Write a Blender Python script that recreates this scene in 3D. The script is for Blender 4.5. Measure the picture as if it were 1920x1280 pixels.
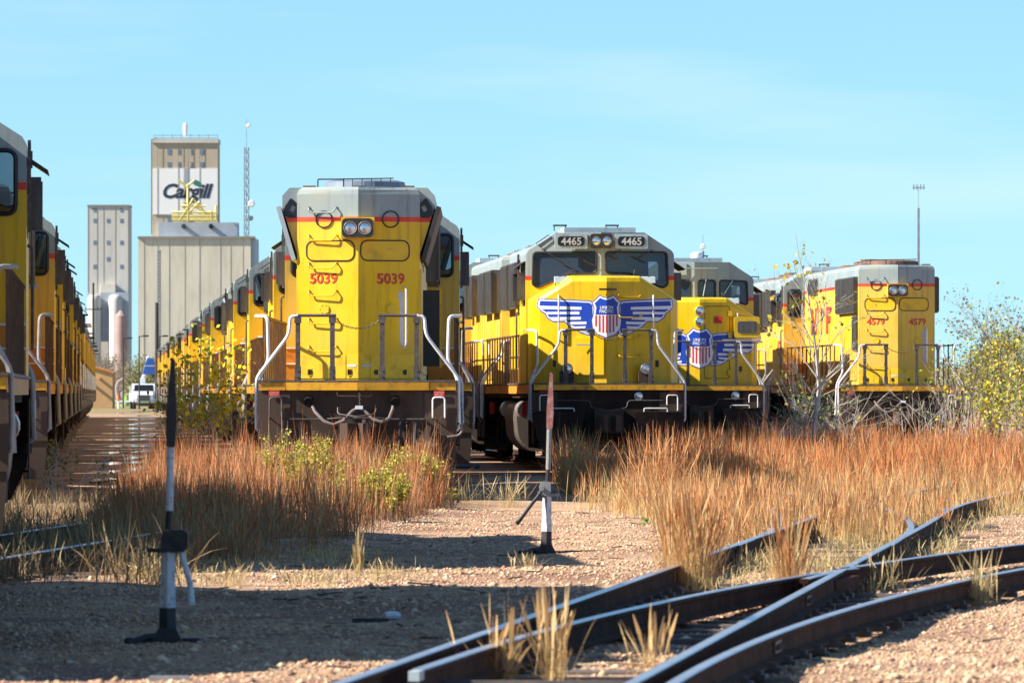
import bpy, bmesh, math, random
import numpy as np
from mathutils import Vector, Matrix
from mathutils.geometry import tessellate_polygon
R = math.radians
random.seed(7)
rng = np.random.default_rng(11)
for o in list(bpy.data.objects):
    bpy.data.objects.remove(o)
scene = bpy.context.scene
C = scene.collection

# ---------------------------------------------------------------- camera, sky, sun, exposure
FPX = 14240.0            # focal length in pixels of the 1920 wide photograph
CAMH = 1.5               # above the rail heads
HOR = 735.0
cam_d = bpy.data.cameras.new('camera')
cam = bpy.data.objects.new('camera', cam_d); C.objects.link(cam)
cam.location = (0, 0, CAMH); cam.rotation_euler = (R(90), 0, 0)
cam_d.sensor_width = 36; cam_d.lens = FPX / 1920 * 36
cam_d.shift_y = (HOR - 640) / 1920
cam_d.clip_start = 1; cam_d.clip_end = 30000
cam_d.dof.use_dof = True; cam_d.dof.focus_distance = 128; cam_d.dof.aperture_fstop = 10
scene.camera = cam
SUN_EL, SUN_AZ = 37.3, 258.0      # azimuth clockwise from +Y (the view direction)
world = bpy.data.worlds.new('World'); scene.world = world; world.use_nodes = True
wn = world.node_tree.nodes; wl = world.node_tree.links
sky = wn.new('ShaderNodeTexSky'); sky.sky_type = 'NISHITA'; sky.sun_disc = False
sky.sun_elevation = R(SUN_EL); sky.sun_rotation = R(SUN_AZ)
sky.altitude = 400; sky.air_density = 1.0; sky.dust_density = 0.0; sky.ozone_density = 2.0
wn['Background'].inputs[1].default_value = 0.062
tc_ = wn.new('ShaderNodeTexCoord'); vm = wn.new('ShaderNodeVectorMath'); vm.operation = 'ADD'; vm.inputs[1].default_value = (0, 0, 0.045)
nm = wn.new('ShaderNodeVectorMath'); nm.operation = 'NORMALIZE'
wl.new(tc_.outputs['Generated'], vm.inputs[0]); wl.new(vm.outputs[0], nm.inputs[0]); wl.new(nm.outputs[0], sky.inputs[0])
tn = wn.new('ShaderNodeMix'); tn.data_type = 'RGBA'; tn.blend_type = 'MULTIPLY'; tn.inputs[0].default_value = 1.0; tn.inputs[7].default_value = (0.71, 1.0, 1.19, 1)
wl.new(sky.outputs[0], tn.inputs[6])
# faint cirrus over the whole sky
cm = wn.new('ShaderNodeMapping'); cm.inputs['Scale'].default_value = (9, 9, 60); cm.inputs['Rotation'].default_value = (0, 0.06, 0); wl.new(tc_.outputs['Generated'], cm.inputs[0])
cn = wn.new('ShaderNodeTexNoise'); cn.inputs['Scale'].default_value = 1.0; cn.inputs['Detail'].default_value = 5; wl.new(cm.outputs[0], cn.inputs['Vector'])
cr = wn.new('ShaderNodeMapRange'); cr.inputs[1].default_value = 0.52; cr.inputs[2].default_value = 0.80; cr.inputs[3].default_value = 0.0; cr.inputs[4].default_value = 0.40; wl.new(cn.outputs[0], cr.inputs[0])
cx = wn.new('ShaderNodeMix'); cx.data_type = 'RGBA'; cx.blend_type = 'MIX'; cx.inputs[7].default_value = (6.2, 7.4, 7.8, 1)
wl.new(cr.outputs[0], cx.inputs[0]); wl.new(tn.outputs[2], cx.inputs[6]); wl.new(cx.outputs[2], wn['Background'].inputs[0])
sun_d = bpy.data.lights.new('sun', 'SUN'); sun = bpy.data.objects.new('sun', sun_d); C.objects.link(sun)
sun_d.energy = 5.0; sun_d.angle = R(0.5); sun_d.color = (1.0, 0.93, 0.82)
sd = Vector((math.sin(R(SUN_AZ)) * math.cos(R(SUN_EL)), math.cos(R(SUN_AZ)) * math.cos(R(SUN_EL)), math.sin(R(SUN_EL))))
sun.rotation_euler = sd.to_track_quat('Z', 'Y').to_euler()
sun.location = (-30, 60, 60)
vs = scene.view_settings
vs.view_transform = 'Standard'; vs.look = 'None'; vs.gamma = 1; vs.exposure = 1.22; vs.use_curve_mapping = False
scene.cycles.transparent_max_bounces = 24
scene.cycles.max_bounces = 6

GZ = -0.22               # ground level
def P(px, py, d):        # photograph pixel at depth d -> point
    return Vector(((px - 960) * d / FPX, d, CAMH + (HOR - py) * d / FPX))
def G(px, py, h=1.72):   # photograph pixel on the ground -> point
    d = FPX * h / (py - HOR)
    return Vector(((px - 960) * d / FPX, d, CAMH - h))

# ---------------------------------------------------------------- materials
def nt(name):
    m = bpy.data.materials.new(name); m.use_nodes = True
    n = m.node_tree.nodes; l = m.node_tree.links
    return m, n, l, n['Principled BSDF']
def ramp(n, stops, interp='LINEAR'):
    r = n.new('ShaderNodeValToRGB'); r.color_ramp.interpolation = interp
    e = r.color_ramp.elements
    while len(e) > 1: e.remove(e[-1])
    e[0].position = stops[0][0]; e[0].color = (*stops[0][1], 1)
    for p, c in stops[1:]:
        x = e.new(p); x.color = (*c, 1)
    return r
def noise(n, l, scale, vec=None, detail=4, rough=0.55):
    t = n.new('ShaderNodeTexNoise'); t.inputs['Scale'].default_value = scale
    t.inputs['Detail'].default_value = detail; t.inputs['Roughness'].default_value = rough
    if vec: l.new(vec, t.inputs['Vector'])
    return t
def mixc(n, l, fac, a, b, blend='MIX'):
    m = n.new('ShaderNodeMix'); m.data_type = 'RGBA'; m.blend_type = blend
    for k, v in ((0, fac), (6, a), (7, b)):
        if hasattr(v, 'is_output'): l.new(v, m.inputs[k])
        elif k == 0: m.inputs[0].default_value = v
        else: m.inputs[k].default_value = (*v, 1)
    return m.outputs[2]
def mapped(n, l, sc, out='Object'):
    tc = n.new('ShaderNodeTexCoord'); mp = n.new('ShaderNodeMapping'); mp.inputs['Scale'].default_value = sc
    l.new(tc.outputs[out], mp.inputs[0]); return mp.outputs[0]
MATS = {}
def simple(name, col, rough=0.6, metal=0.0, var=0.25, scale=3.0, dirt=None, dirtamt=0.5, bump=0.0, streak=False, spec=0.5):
    m, n, l, b = nt(name)
    v = mapped(n, l, (1, 1, 0.18) if streak else (1, 1, 1))
    t = noise(n, l, scale, v)
    dk = tuple(c * (1 - var) for c in col); lt = tuple(min(1, c * (1 + var * 0.6)) for c in col)
    r = ramp(n, [(0.3, dk), (0.7, lt)]); l.new(t.outputs[0], r.inputs[0])
    out = r.outputs[0]
    if dirt:
        t2 = noise(n, l, scale * 2.7, v, 6, 0.65)
        r2 = ramp(n, [(0.5, (0, 0, 0)), (0.75, (dirtamt,) * 3)]); l.new(t2.outputs[0], r2.inputs[0])
        out = mixc(n, l, r2.outputs[0], out, dirt)
    l.new(out, b.inputs['Base Color'])
    b.inputs['Roughness'].default_value = rough; b.inputs['Metallic'].default_value = metal
    b.inputs['Specular IOR Level'].default_value = spec
    if bump:
        bp = n.new('ShaderNodeBump'); bp.inputs['Strength'].default_value = bump; bp.inputs['Distance'].default_value = 0.02
        t3 = noise(n, l, scale * 6, v); l.new(t3.outputs[0], bp.inputs['Height']); l.new(bp.outputs[0], b.inputs['Normal'])
    MATS[name] = m
    return m
YEL = (0.80, 0.50, 0.012); GRY = (0.27, 0.335, 0.345); RED = (0.72, 0.035, 0.02)
def livery(name, z0, z1, grime=0.45, fade=0.0):
    """grey above z1, red stripe z0..z1, yellow below; streaky grime"""
    m, n, l, b = nt(name)
    tc = n.new('ShaderNodeTexCoord'); sp = n.new('ShaderNodeSeparateXYZ'); l.new(tc.outputs['Object'], sp.inputs[0])
    def step(z):
        g = n.new('ShaderNodeMath'); g.operation = 'GREATER_THAN'; l.new(sp.outputs[2], g.inputs[0]); g.inputs[1].default_value = z
        return g.outputs[0]
    v = mapped(n, l, (1, 1, 1))
    t = noise(n, l, 1.3, v, 5)
    yl = ramp(n, [(0.3, tuple(c * 0.90 for c in YEL)), (0.72, tuple(min(1, c * 1.06) for c in YEL))]); l.new(t.outputs[0], yl.inputs[0])
    oi = n.new('ShaderNodeObjectInfo'); rv = n.new('ShaderNodeMapRange'); l.new(oi.outputs['Random'], rv.inputs[0]); rv.inputs[3].default_value = 0.90; rv.inputs[4].default_value = 1.05
    hs = n.new('ShaderNodeHueSaturation'); l.new(yl.outputs[0], hs.inputs['Color']); l.new(rv.outputs[0], hs.inputs['Value']); l.new(rv.outputs[0], hs.inputs['Saturation'])
    out = mixc(n, l, step(z0), hs.outputs[0], RED)
    out = mixc(n, l, step(z1), out, GRY)
    if fade:
        tf = noise(n, l, 2.2, v, 6, 0.7)
        rf = ramp(n, [(0.52, (0, 0, 0)), (0.66, (fade,) * 3)]); l.new(tf.outputs[0], rf.inputs[0])
        out = mixc(n, l, rf.outputs[0], out, (0.33, 0.12, 0.05))
    # chalky fading in large soft patches
    tq = noise(n, l, 0.9, v, 3, 0.5); rq = ramp(n, [(0.45, (0, 0, 0)), (0.75, (0.22,) * 3)]); l.new(tq.outputs[0], rq.inputs[0])
    out = mixc(n, l, rq.outputs[0], out, (0.62, 0.50, 0.22))
    vs_ = mapped(n, l, (9, 9, 0.55))
    t2 = noise(n, l, 1.0, vs_, 6, 0.7)
    r2 = ramp(n, [(0.52, (0, 0, 0)), (0.80, (grime,) * 3)]); l.new(t2.outputs[0], r2.inputs[0])
    out = mixc(n, l, r2.outputs[0], out, (0.10, 0.05, 0.02))
    # chips and fly-rust
    t4 = noise(n, l, 14.0, v, 3, 0.7)
    r4 = ramp(n, [(0.70, (0, 0, 0)), (0.76, (0.55,) * 3)]); l.new(t4.outputs[0], r4.inputs[0])
    out = mixc(n, l, r4.outputs[0], out, (0.16, 0.06, 0.03))
    # brake dust and mud near the deck
    mr = n.new('ShaderNodeMapRange'); l.new(sp.outputs[2], mr.inputs[0])
    mr.inputs[1].default_value = 2.5; mr.inputs[2].default_value = 1.6; mr.inputs[3].default_value = 0; mr.inputs[4].default_value = 0.55
    t5 = noise(n, l, 3.0, vs_, 5, 0.7); mm = n.new('ShaderNodeMath'); mm.operation = 'MULTIPLY'
    l.new(mr.outputs[0], mm.inputs[0]); l.new(t5.outputs[0], mm.inputs[1])
    out = mixc(n, l, mm.outputs[0], out, (0.20, 0.09, 0.03))
    l.new(out, b.inputs['Base Color'])
    rr = ramp(n, [(0.35, (0.32,) * 3), (0.7, (0.55,) * 3)]); l.new(t.outputs[0], rr.inputs[0]); l.new(rr.outputs[0], b.inputs['Roughness'])
    bp = n.new('ShaderNodeBump'); bp.inputs['Strength'].default_value = 0.12; bp.inputs['Distance'].default_value = 0.02
    tb = noise(n, l, 2.6, v, 2); l.new(tb.outputs[0], bp.inputs['Height']); l.new(bp.outputs[0], b.inputs['Normal'])
    b.inputs['Specular IOR Level'].default_value = 0.4
    MATS[name] = m
    return m
livery('hood_paint', 4.185, 4.265, 0.75)
livery('hood_paint_worn', 4.185, 4.265, 0.75, 0.55)
livery('cab_paint', 3.84, 3.93, 0.6)
livery('nose_paint', 9.0, 9.1, 0.5)
simple('yellow', YEL, 0.42, var=0.1, scale=2, dirt=(0.15, 0.07, 0.02), dirtamt=0.5)
simple('beam_yellow', (0.72, 0.36, 0.012), 0.5, var=0.15, scale=3, dirt=(0.16, 0.06, 0.02), dirtamt=0.85)
simple('step_orange', (0.62, 0.24, 0.02), 0.55, var=0.25, scale=2, dirt=(0.12, 0.04, 0.02), dirtamt=0.8)
simple('grey_paint', GRY, 0.5, var=0.12, scale=2, dirt=(0.12, 0.10, 0.09), dirtamt=0.5)
simple('pale_grey', (0.42, 0.50, 0.52), 0.5, var=0.1, scale=2, dirt=(0.2, 0.12, 0.08), dirtamt=0.5)
simple('roof_rust', (0.17, 0.095, 0.068), 0.8, var=0.35, scale=3)
simple('under_brown', (0.034, 0.022, 0.018), 0.8, var=0.4, scale=2.0, dirt=(0.10, 0.058, 0.038), dirtamt=0.5, streak=True, spec=0.15)
simple('dull_white', (0.34, 0.32, 0.30), 0.5, var=0.15, scale=4, dirt=(0.12, 0.09, 0.07), dirtamt=0.7)
simple('pilot_brown', (0.082, 0.055, 0.040), 0.75, var=0.35, scale=1.6, dirt=(0.03, 0.02, 0.017), dirtamt=0.7, streak=True, spec=0.2)
simple('truck_black', (0.016, 0.013, 0.013), 0.8, var=0.4, scale=3, dirt=(0.06, 0.038, 0.028), dirtamt=0.6, spec=0.15)
simple('post_dark', (0.085, 0.070, 0.060), 0.6, var=0.4, scale=6, dirt=(0.28, 0.27, 0.26), dirtamt=0.5)
simple('rail_post_brown', (0.13, 0.062, 0.028), 0.6, var=0.5, scale=5, dirt=(0.05, 0.03, 0.02), dirtamt=0.6)
simple('white_paint', (0.78, 0.78, 0.78), 0.45, var=0.06, scale=4, dirt=(0.30, 0.25, 0.20), dirtamt=0.5)
simple('chipped_white', (0.70, 0.70, 0.70), 0.5, var=0.08, scale=9, dirt=(0.05, 0.035, 0.03), dirtamt=0.95)
simple('black_rubber', (0.018, 0.018, 0.02), 0.55, var=0.3, scale=5)
simple('black_iron', (0.03, 0.027, 0.026), 0.55, var=0.3, scale=5, dirt=(0.12, 0.07, 0.04), dirtamt=0.5)
simple('hose', (0.20, 0.155, 0.135), 0.6, var=0.25, scale=6)
simple('chain', (0.12, 0.10, 0.09), 0.5, metal=0.6, var=0.4, scale=12)
simple('grille', (0.105, 0.10, 0.095), 0.55, metal=0.3, var=0.3, scale=4, dirt=(0.25, 0.22, 0.19), dirtamt=0.5, streak=True)
simple('fan_blue', (0.16, 0.20, 0.26), 0.5, var=0.2, scale=3)
simple('tank', (0.15, 0.125, 0.11), 0.42, metal=0.25, var=0.3, scale=2, dirt=(0.05, 0.04, 0.035), dirtamt=0.6)
simple('silver', (0.45, 0.43, 0.41), 0.35, metal=0.6, var=0.25, scale=3, dirt=(0.08, 0.06, 0.05), dirtamt=0.7)
simple('red_paint', RED, 0.5, var=0.15, scale=6)
simple('number_red', (0.70, 0.045, 0.02), 0.5, var=0.12, scale=8)
simple('number_dark', (0.035, 0.02, 0.02), 0.6, var=0.2)
simple('emblem_blue', (0.008, 0.055, 0.42), 0.45, var=0.12, scale=3)
simple('emblem_white', (0.80, 0.80, 0.80), 0.45, var=0.05, scale=4)
simple('emblem_red', (0.62, 0.03, 0.02), 0.45, var=0.12, scale=4)
simple('board_black', (0.012, 0.014, 0.018), 0.35, var=0.1)
simple('label_grey', (0.55, 0.55, 0.52), 0.6, var=0.1)
simple('seal_lavender', (0.50, 0.50, 0.60), 0.6, var=0.15)
def glass(name, tint, refl=0.06, opac=0.35, col=(0.01, 0.015, 0.025)):
    m, n, l, b = nt(name)
    tr = n.new('ShaderNodeBsdfTransparent'); tr.inputs[0].default_value = (*tint, 1)
    b.inputs['Base Color'].default_value = (*col, 1); b.inputs['Roughness'].default_value = 0.06
    b.inputs['Specular IOR Level'].default_value = 0.7
    mx = n.new('ShaderNodeMixShader'); mx.inputs[0].default_value = opac
    l.new(tr.outputs[0], mx.inputs[1]); l.new(b.outputs[0], mx.inputs[2])
    l.new(mx.outputs[0], n['Material Output'].inputs[0]); MATS[name] = m
glass('cab_glass', (0.72, 0.82, 0.88), opac=0.30)
glass('windshield', (0.60, 0.72, 0.80), opac=0.55, col=(0.05, 0.085, 0.16))  # blue base colour stands in for bluish reflections on the panes
m, n, l, b = nt('lens'); b.inputs['Base Color'].default_value = (0.75, 0.78, 0.8, 1); b.inputs['Metallic'].default_value = 0.85
b.inputs['Roughness'].default_value = 0.18
vo = n.new('ShaderNodeTexVoronoi'); vo.inputs['Scale'].default_value = 30
tcn = n.new('ShaderNodeTexCoord'); l.new(tcn.outputs['Object'], vo.inputs[0])
bp = n.new('ShaderNodeBump'); bp.inputs['Strength'].default_value = 0.6; l.new(vo.outputs[0], bp.inputs['Height']); l.new(bp.outputs[0], b.inputs['Normal'])
MATS['lens'] = m
def attr_mat(name, rough=0.8, transl=0.0):
    m, n, l, b = nt(name)
    a = n.new('ShaderNodeAttribute'); a.attribute_name = 'tint'
    l.new(a.outputs['Color'], b.inputs['Base Color']); b.inputs['Roughness'].default_value = rough
    b.inputs['Specular IOR Level'].default_value = 0.15
    if transl:
        t = n.new('ShaderNodeBsdfTranslucent'); l.new(a.outputs['Color'], t.inputs[0])
        mx = n.new('ShaderNodeMixShader'); mx.inputs[0].default_value = transl
        l.new(b.outputs[0], mx.inputs[1]); l.new(t.outputs[0], mx.inputs[2]); l.new(mx.outputs[0], n['Material Output'].inputs[0])
    MATS[name] = m
attr_mat('plant', 0.75, 0.25); attr_mat('stone', 0.9)

# ---------------------------------------------------------------- mesh builder
class MB:
    def __init__(s, tf=None):
        s.v = []; s.f = []; s.m = []; s.tf = tf; s.cm = 0
    def add(s, vs_, fs):
        o = len(s.v)
        for p in vs_:
            p = Vector(p); s.v.append(s.tf(p) if s.tf else p)
        for f in fs:
            s.f.append([i + o for i in f]); s.m.append(s.cm)
        return s
    def box(s, x0, x1, y0, y1, z0, z1):
        return s.add([(x0, y0, z0), (x1, y0, z0), (x1, y1, z0), (x0, y1, z0), (x0, y0, z1), (x1, y0, z1), (x1, y1, z1), (x0, y1, z1)],
                     [(0, 3, 2, 1), (4, 5, 6, 7), (0, 1, 5, 4), (1, 2, 6, 5), (2, 3, 7, 6), (3, 0, 4, 7)])
    def bbox(s, x0, x1, y0, y1, z0, z1, b=0.02):   # box with chamfered vertical section in x/z
        pr = [(x0 + b, z0), (x1 - b, z0), (x1, z0 + b), (x1, z1 - b), (x1 - b, z1), (x0 + b, z1), (x0, z1 - b), (x0, z0 + b)]
        return s.prism_y(pr, y0, y1)
    def prism_y(s, poly, y0, y1):      # poly in (x,z), counter-clockwise seen from -y
        n = len(poly)
        vs_ = [(x, y0, z) for x, z in poly] + [(x, y1, z) for x, z in poly]
        fs = [tuple(range(n)), tuple(reversed(range(n, 2 * n)))]
        fs += [(i, i + n, (i + 1) % n + n, (i + 1) % n) for i in range(n)]
        return s.add(vs_, fs)
    def prism_x(s, poly, x0, x1):      # poly in (y,z)
        n = len(poly)
        vs_ = [(x0, y, z) for y, z in poly] + [(x1, y, z) for y, z in poly]
        fs = [tuple(range(n)), tuple(reversed(range(n, 2 * n)))]
        fs += [(i, i + n, (i + 1) % n + n, (i + 1) % n) for i in range(n)]
        return s.add(vs_, fs)
    def prism_z(s, poly, z0, z1, top=None):
        n = len(poly); top = top or poly
        vs_ = [(x, y, z0) for x, y in poly] + [(x, y, z1) for x, y in top]
        fs = [tuple(reversed(range(n))), tuple(range(n, 2 * n))]
        fs += [(i, (i + 1) % n, (i + 1) % n + n, i + n) for i in range(n)]
        return s.add(vs_, fs)
    def tube(s, path, r, n=6, close=False):
        path = [Vector(p) for p in path]; k = len(path)
        rr = r if isinstance(r, (list, tuple)) else [r] * k
        vs_ = []; fs = []; prev = None
        for i, p in enumerate(path):
            if close: t = path[(i + 1) % k] - path[i - 1]
            else: t = path[min(i + 1, k - 1)] - path[max(i - 1, 0)]
            if t.length < 1e-9: t = Vector((0, 0, 1))
            t.normalize()
            a = prev if prev is not None else (Vector((0, 0, 1)) if abs(t.z) < 0.9 else Vector((1, 0, 0)))
            u = (a - t * a.dot(t))
            if u.length < 1e-6: u = t.orthogonal()
            u.normalize(); w = t.cross(u); prev = u
            for j in range(n):
                an = 2 * math.pi * j / n
                vs_.append(p + (u * math.cos(an) + w * math.sin(an)) * rr[i])
        for i in range(k if close else k - 1):
            i2 = (i + 1) % k
            for j in range(n):
                j2 = (j + 1) % n
                fs.append((i * n + j, i * n + j2, i2 * n + j2, i2 * n + j))
        if not close:
            fs.append(tuple(reversed(range(n)))); fs.append(tuple(range((k - 1) * n, k * n)))
        return s.add(vs_, fs)
    def cyl(s, p0, p1, r, n=12, r1=None):
        return s.tube([p0, p1], [r, r if r1 is None else r1], n)
    def bar(s, p0, p1, w, t):          # flat bar, w across x, t across y
        p0 = Vector(p0); p1 = Vector(p1); vs_ = []
        for p in (p0, p1):
            vs_ += [p + Vector((a * w / 2, b_ * t / 2, 0)) for a, b_ in ((-1, -1), (1, -1), (1, 1), (-1, 1))]
        return s.add(vs_, [(0, 3, 2, 1), (4, 5, 6, 7), (0, 1, 5, 4), (1, 2, 6, 5), (2, 3, 7, 6), (3, 0, 4, 7)])
    def wall(s, outer, holes, mp, th):  # 2-D polygon with holes; mp(u,w,depth) -> point
        loops = [outer] + holes
        tri = tessellate_polygon([[Vector((u, w, 0)) for u, w in lp] for lp in loops])
        pts = [p for lp in loops for p in lp]; n = len(pts)
        vs_ = [mp(u, w, 0) for u, w in pts] + [mp(u, w, th) for u, w in pts]
        fs = [tuple(t) for t in tri] + [tuple(i + n for i in reversed(t)) for t in tri]
        o = 0
        for lp in loops:
            k = len(lp)
            for i in range(k):
                a = o + i; b_ = o + (i + 1) % k
                fs.append((a, b_, b_ + n, a + n))
            o += k
        return s.add(vs_, fs)
    def flat(s, outer, mp, holes=()):
        loops = [outer] + list(holes)
        tri = tessellate_polygon([[Vector((u, w, 0)) for u, w in lp] for lp in loops])
        return s.add([mp(u, w) for lp in loops for u, w in lp], [tuple(t) for t in tri])
    def build(s, name, mats, parent=None, smooth=False):
        me = bpy.data.meshes.new(name)
        me.from_pydata([tuple(p) for p in s.v], [], s.f)
        if not isinstance(mats, (list, tuple)): mats = [mats]
        for m_ in mats: me.materials.append(MATS[m_])
        if len(mats) > 1: me.polygons.foreach_set('material_index', s.m)
        bm = bmesh.new(); bm.from_mesh(me); bmesh.ops.recalc_face_normals(bm, faces=bm.faces); bm.to_mesh(me); bm.free()
        if smooth:
            me.polygons.foreach_set('use_smooth', [True] * len(me.polygons))
            if hasattr(me, 'set_sharp_from_angle'): me.set_sharp_from_angle(angle=R(40))
        me.update()
        o = bpy.data.objects.new(name, me); C.objects.link(o)
        if parent: o.parent = parent
        return o
def rrect(u0, u1, w0, w1, r, n=4):
    out = []
    for cx, cy, a0 in ((u1 - r, w0 + r, -90), (u1 - r, w1 - r, 0), (u0 + r, w1 - r, 90), (u0 + r, w0 + r, 180)):
        for i in range(n + 1):
            a = R(a0 + 90 * i / n); out.append((cx + r * math.cos(a), cy + r * math.sin(a)))
    return out
def roundpoly(poly, r, n=3):
    out = []; k = len(poly)
    for i in range(k):
        p = Vector(poly[i]); a = Vector(poly[i - 1]) - p; b_ = Vector(poly[(i + 1) % k]) - p
        ra = min(r, a.length * 0.45, b_.length * 0.45); a = p + a.normalized() * ra; b_ = p + b_.normalized() * ra
        for j in range(n + 1):
            t = j / n; q = a * (1 - t) ** 2 + p * 2 * t * (1 - t) + b_ * t * t
            out.append((q.x, q.y))
    return out
def circ(cx, cy, r, n=20):
    return [(cx + r * math.cos(2 * math.pi * i / n), cy + r * math.sin(2 * math.pi * i / n)) for i in range(n)]
def inset(poly, d):
    k = len(poly); out = []
    area = sum(poly[i][0] * poly[(i + 1) % k][1] - poly[(i + 1) % k][0] * poly[i][1] for i in range(k))
    sg = 1 if area > 0 else -1
    for i in range(k):
        p0, p1, p2 = Vector(poly[i - 1]), Vector(poly[i]), Vector(poly[(i + 1) % k])
        e1 = (p1 - p0).normalized(); e2 = (p2 - p1).normalized()
        n1 = Vector((-e1.y, e1.x)) * sg; n2 = Vector((-e2.y, e2.x)) * sg
        b_ = n1 + n2
        if b_.length < 1e-6: b_ = n1
        b_.normalize(); c = max(0.5, b_.dot(n1))
        q = p1 + b_ * (d / c); out.append((q.x, q.y))
    return out
def text_pts(body, height, shear=0.0, bold=0.0, spacing=1.0):
    """built-in font text as (verts2d, faces), cap height scaled to height, centred"""
    cu = bpy.data.curves.new('txt', 'FONT'); cu.body = body; cu.shear = shear; cu.offset = bold; cu.space_character = spacing
    cu.resolution_u = 3
    ob = bpy.data.objects.new('txt', cu); C.objects.link(ob)
    bpy.context.view_layer.update()
    me = bpy.data.meshes.new_from_object(ob)
    v = [(p.co.x, p.co.y) for p in me.vertices]; f = [tuple(p.vertices) for p in me.polygons]
    bpy.data.objects.remove(ob); bpy.data.meshes.remove(me)
    ys = [p[1] for p in v]; xs = [p[0] for p in v]
    k = height / (max(ys) - min(ys)); cx = (max(xs) + min(xs)) / 2; cy = (max(ys) + min(ys)) / 2
    return [((x - cx) * k, (y - cy) * k) for x, y in v], f
def empty(name, loc, rz=0.0, label=None, cat=None, group=None):
    o = bpy.data.objects.new(name, None); C.objects.link(o); o.location = loc; o.rotation_euler = (0, 0, rz)
    o.empty_display_size = 0.2
    return tag(o, label, cat, group)
def tag(o, label=None, cat=None, group=None, kind=None):
    if label: o['label'] = label
    if cat: o['category'] = cat
    if group: o['group'] = group
    if kind: o['kind'] = kind
    return o
def copy_tree(o, parent=None):
    c = o.copy(); C.objects.link(c); c.parent = parent
    for ch in o.children:
        copy_tree(ch, c)
    return c
def tinted_mesh(name, verts, faces_idx, nper, tint, mat, parent=None):
    """fast mesh: verts (N,3), faces flat index array with nper per face, tint (N,3)"""
    me = bpy.data.meshes.new(name); nf = len(faces_idx) // nper
    me.vertices.add(len(verts)); me.vertices.foreach_set('co', np.ascontiguousarray(verts, dtype=np.float32).ravel())
    me.loops.add(len(faces_idx)); me.loops.foreach_set('vertex_index', np.ascontiguousarray(faces_idx, dtype=np.int32).ravel())
    me.polygons.add(nf); me.polygons.foreach_set('loop_start', np.arange(0, nf * nper, nper, dtype=np.int32))
    a = me.color_attributes.new('tint', 'FLOAT_COLOR', 'POINT')
    a.data.foreach_set('color', np.concatenate([tint, np.ones((len(tint), 1))], 1).astype(np.float32).ravel())
    me.materials.append(MATS[mat]); me.update(calc_edges=True); me.validate()
    o = bpy.data.objects.new(name, me); C.objects.link(o)
    if parent: o.parent = parent
    return o
# ---------------------------------------------------------------- locomotives
L = 21.6                      # over the end beams; hood end at y = 0, nose at y = L
def FT(p): return Vector((-p.x, L - p.y, p.z))      # (u seen from the front, depth from the front beam, z)
HW = 0.97                     # hood half width
def vy(u): return 1.0 + 0.29 * abs(u) / HW          # the hood end is a shallow V in plan
def u5(px): return (px - 669) / 119.0
def z5(py): return CAMH + (HOR - py) / 119.0
def bend(path, r=0.07, n=3):
    path = [Vector(p) for p in path]; out = [path[0]]
    for i in range(1, len(path) - 1):
        p = path[i]; a = path[i - 1] - p; b_ = path[i + 1] - p
        ra = min(r, a.length * 0.45, b_.length * 0.45); a = p + a.normalized() * ra; b_ = p + b_.normalized() * ra
        for j in range(n + 1):
            t = j / n; out.append(a * (1 - t) ** 2 + p * 2 * t * (1 - t) + b_ * t * t)
    out.append(path[-1]); return out
def on_v(off):                # map (u,z) onto the V hood end, off metres proud
    return lambda u, z: (u, vy(u) - off, z)
def split_tris(pts, faces, us):
    """cut a flat 2-D mesh at the given u values so that it can be folded over creases"""
    bm = bmesh.new(); vv = [bm.verts.new((x, y, 0)) for x, y in pts]
    for f in faces:
        try: bm.faces.new([vv[i] for i in f])
        except ValueError: pass
    for u in us:
        bmesh.ops.bisect_plane(bm, geom=bm.verts[:] + bm.edges[:] + bm.faces[:], plane_co=(u, 0, 0), plane_no=(1, 0, 0))
    bm.verts.index_update()
    out = [(v.co.x, v.co.y) for v in bm.verts], [[v.index for v in f.verts] for f in bm.faces]
    bm.free(); return out
def decal(name, mat, pts, faces, mp, root, us=(), tf=None):
    pts, faces = split_tris(pts, faces, us) if us else (pts, faces)
    mb = MB(tf); mb.add([mp(u, w) for u, w in pts], faces); return mb.build(name, mat, root)
def poly_decal(name, mat, outer, mp, root, us=(), tf=None, holes=()):
    loops = [outer] + list(holes)
    tri = tessellate_polygon([[Vector((u, w, 0)) for u, w in lp] for lp in loops])
    return decal(name, mat, [p for lp in loops for p in lp], [tuple(t) for t in tri], mp, root, us, tf)
def lettering(root, body, cu, cz, h, mat, mp, us=(), tf=None, name='road_number', bold=0.02, outline=None, wide=1.0, spacing=1.0, shear=0.0):
    if outline:
        v, f = text_pts(body, h, shear, bold, spacing)
        d = 0.07 * h
        v2, f2 = text_pts(body, h, shear, bold + 0.010, spacing)
        decal(name, outline, [(x * wide * 1.0 + cu + d * 0.5, y * 1.03 + cz - d * 0.5) for x, y in v2], f2, lambda u, z: mp(u, z, 0.003), root, us, tf)
    v, f = text_pts(body, h, shear, bold, spacing)
    return decal(name, mat, [(x * wide + cu, y + cz) for x, y in v], f, lambda u, z: mp(u, z, 0.006), root, us, tf)

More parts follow.
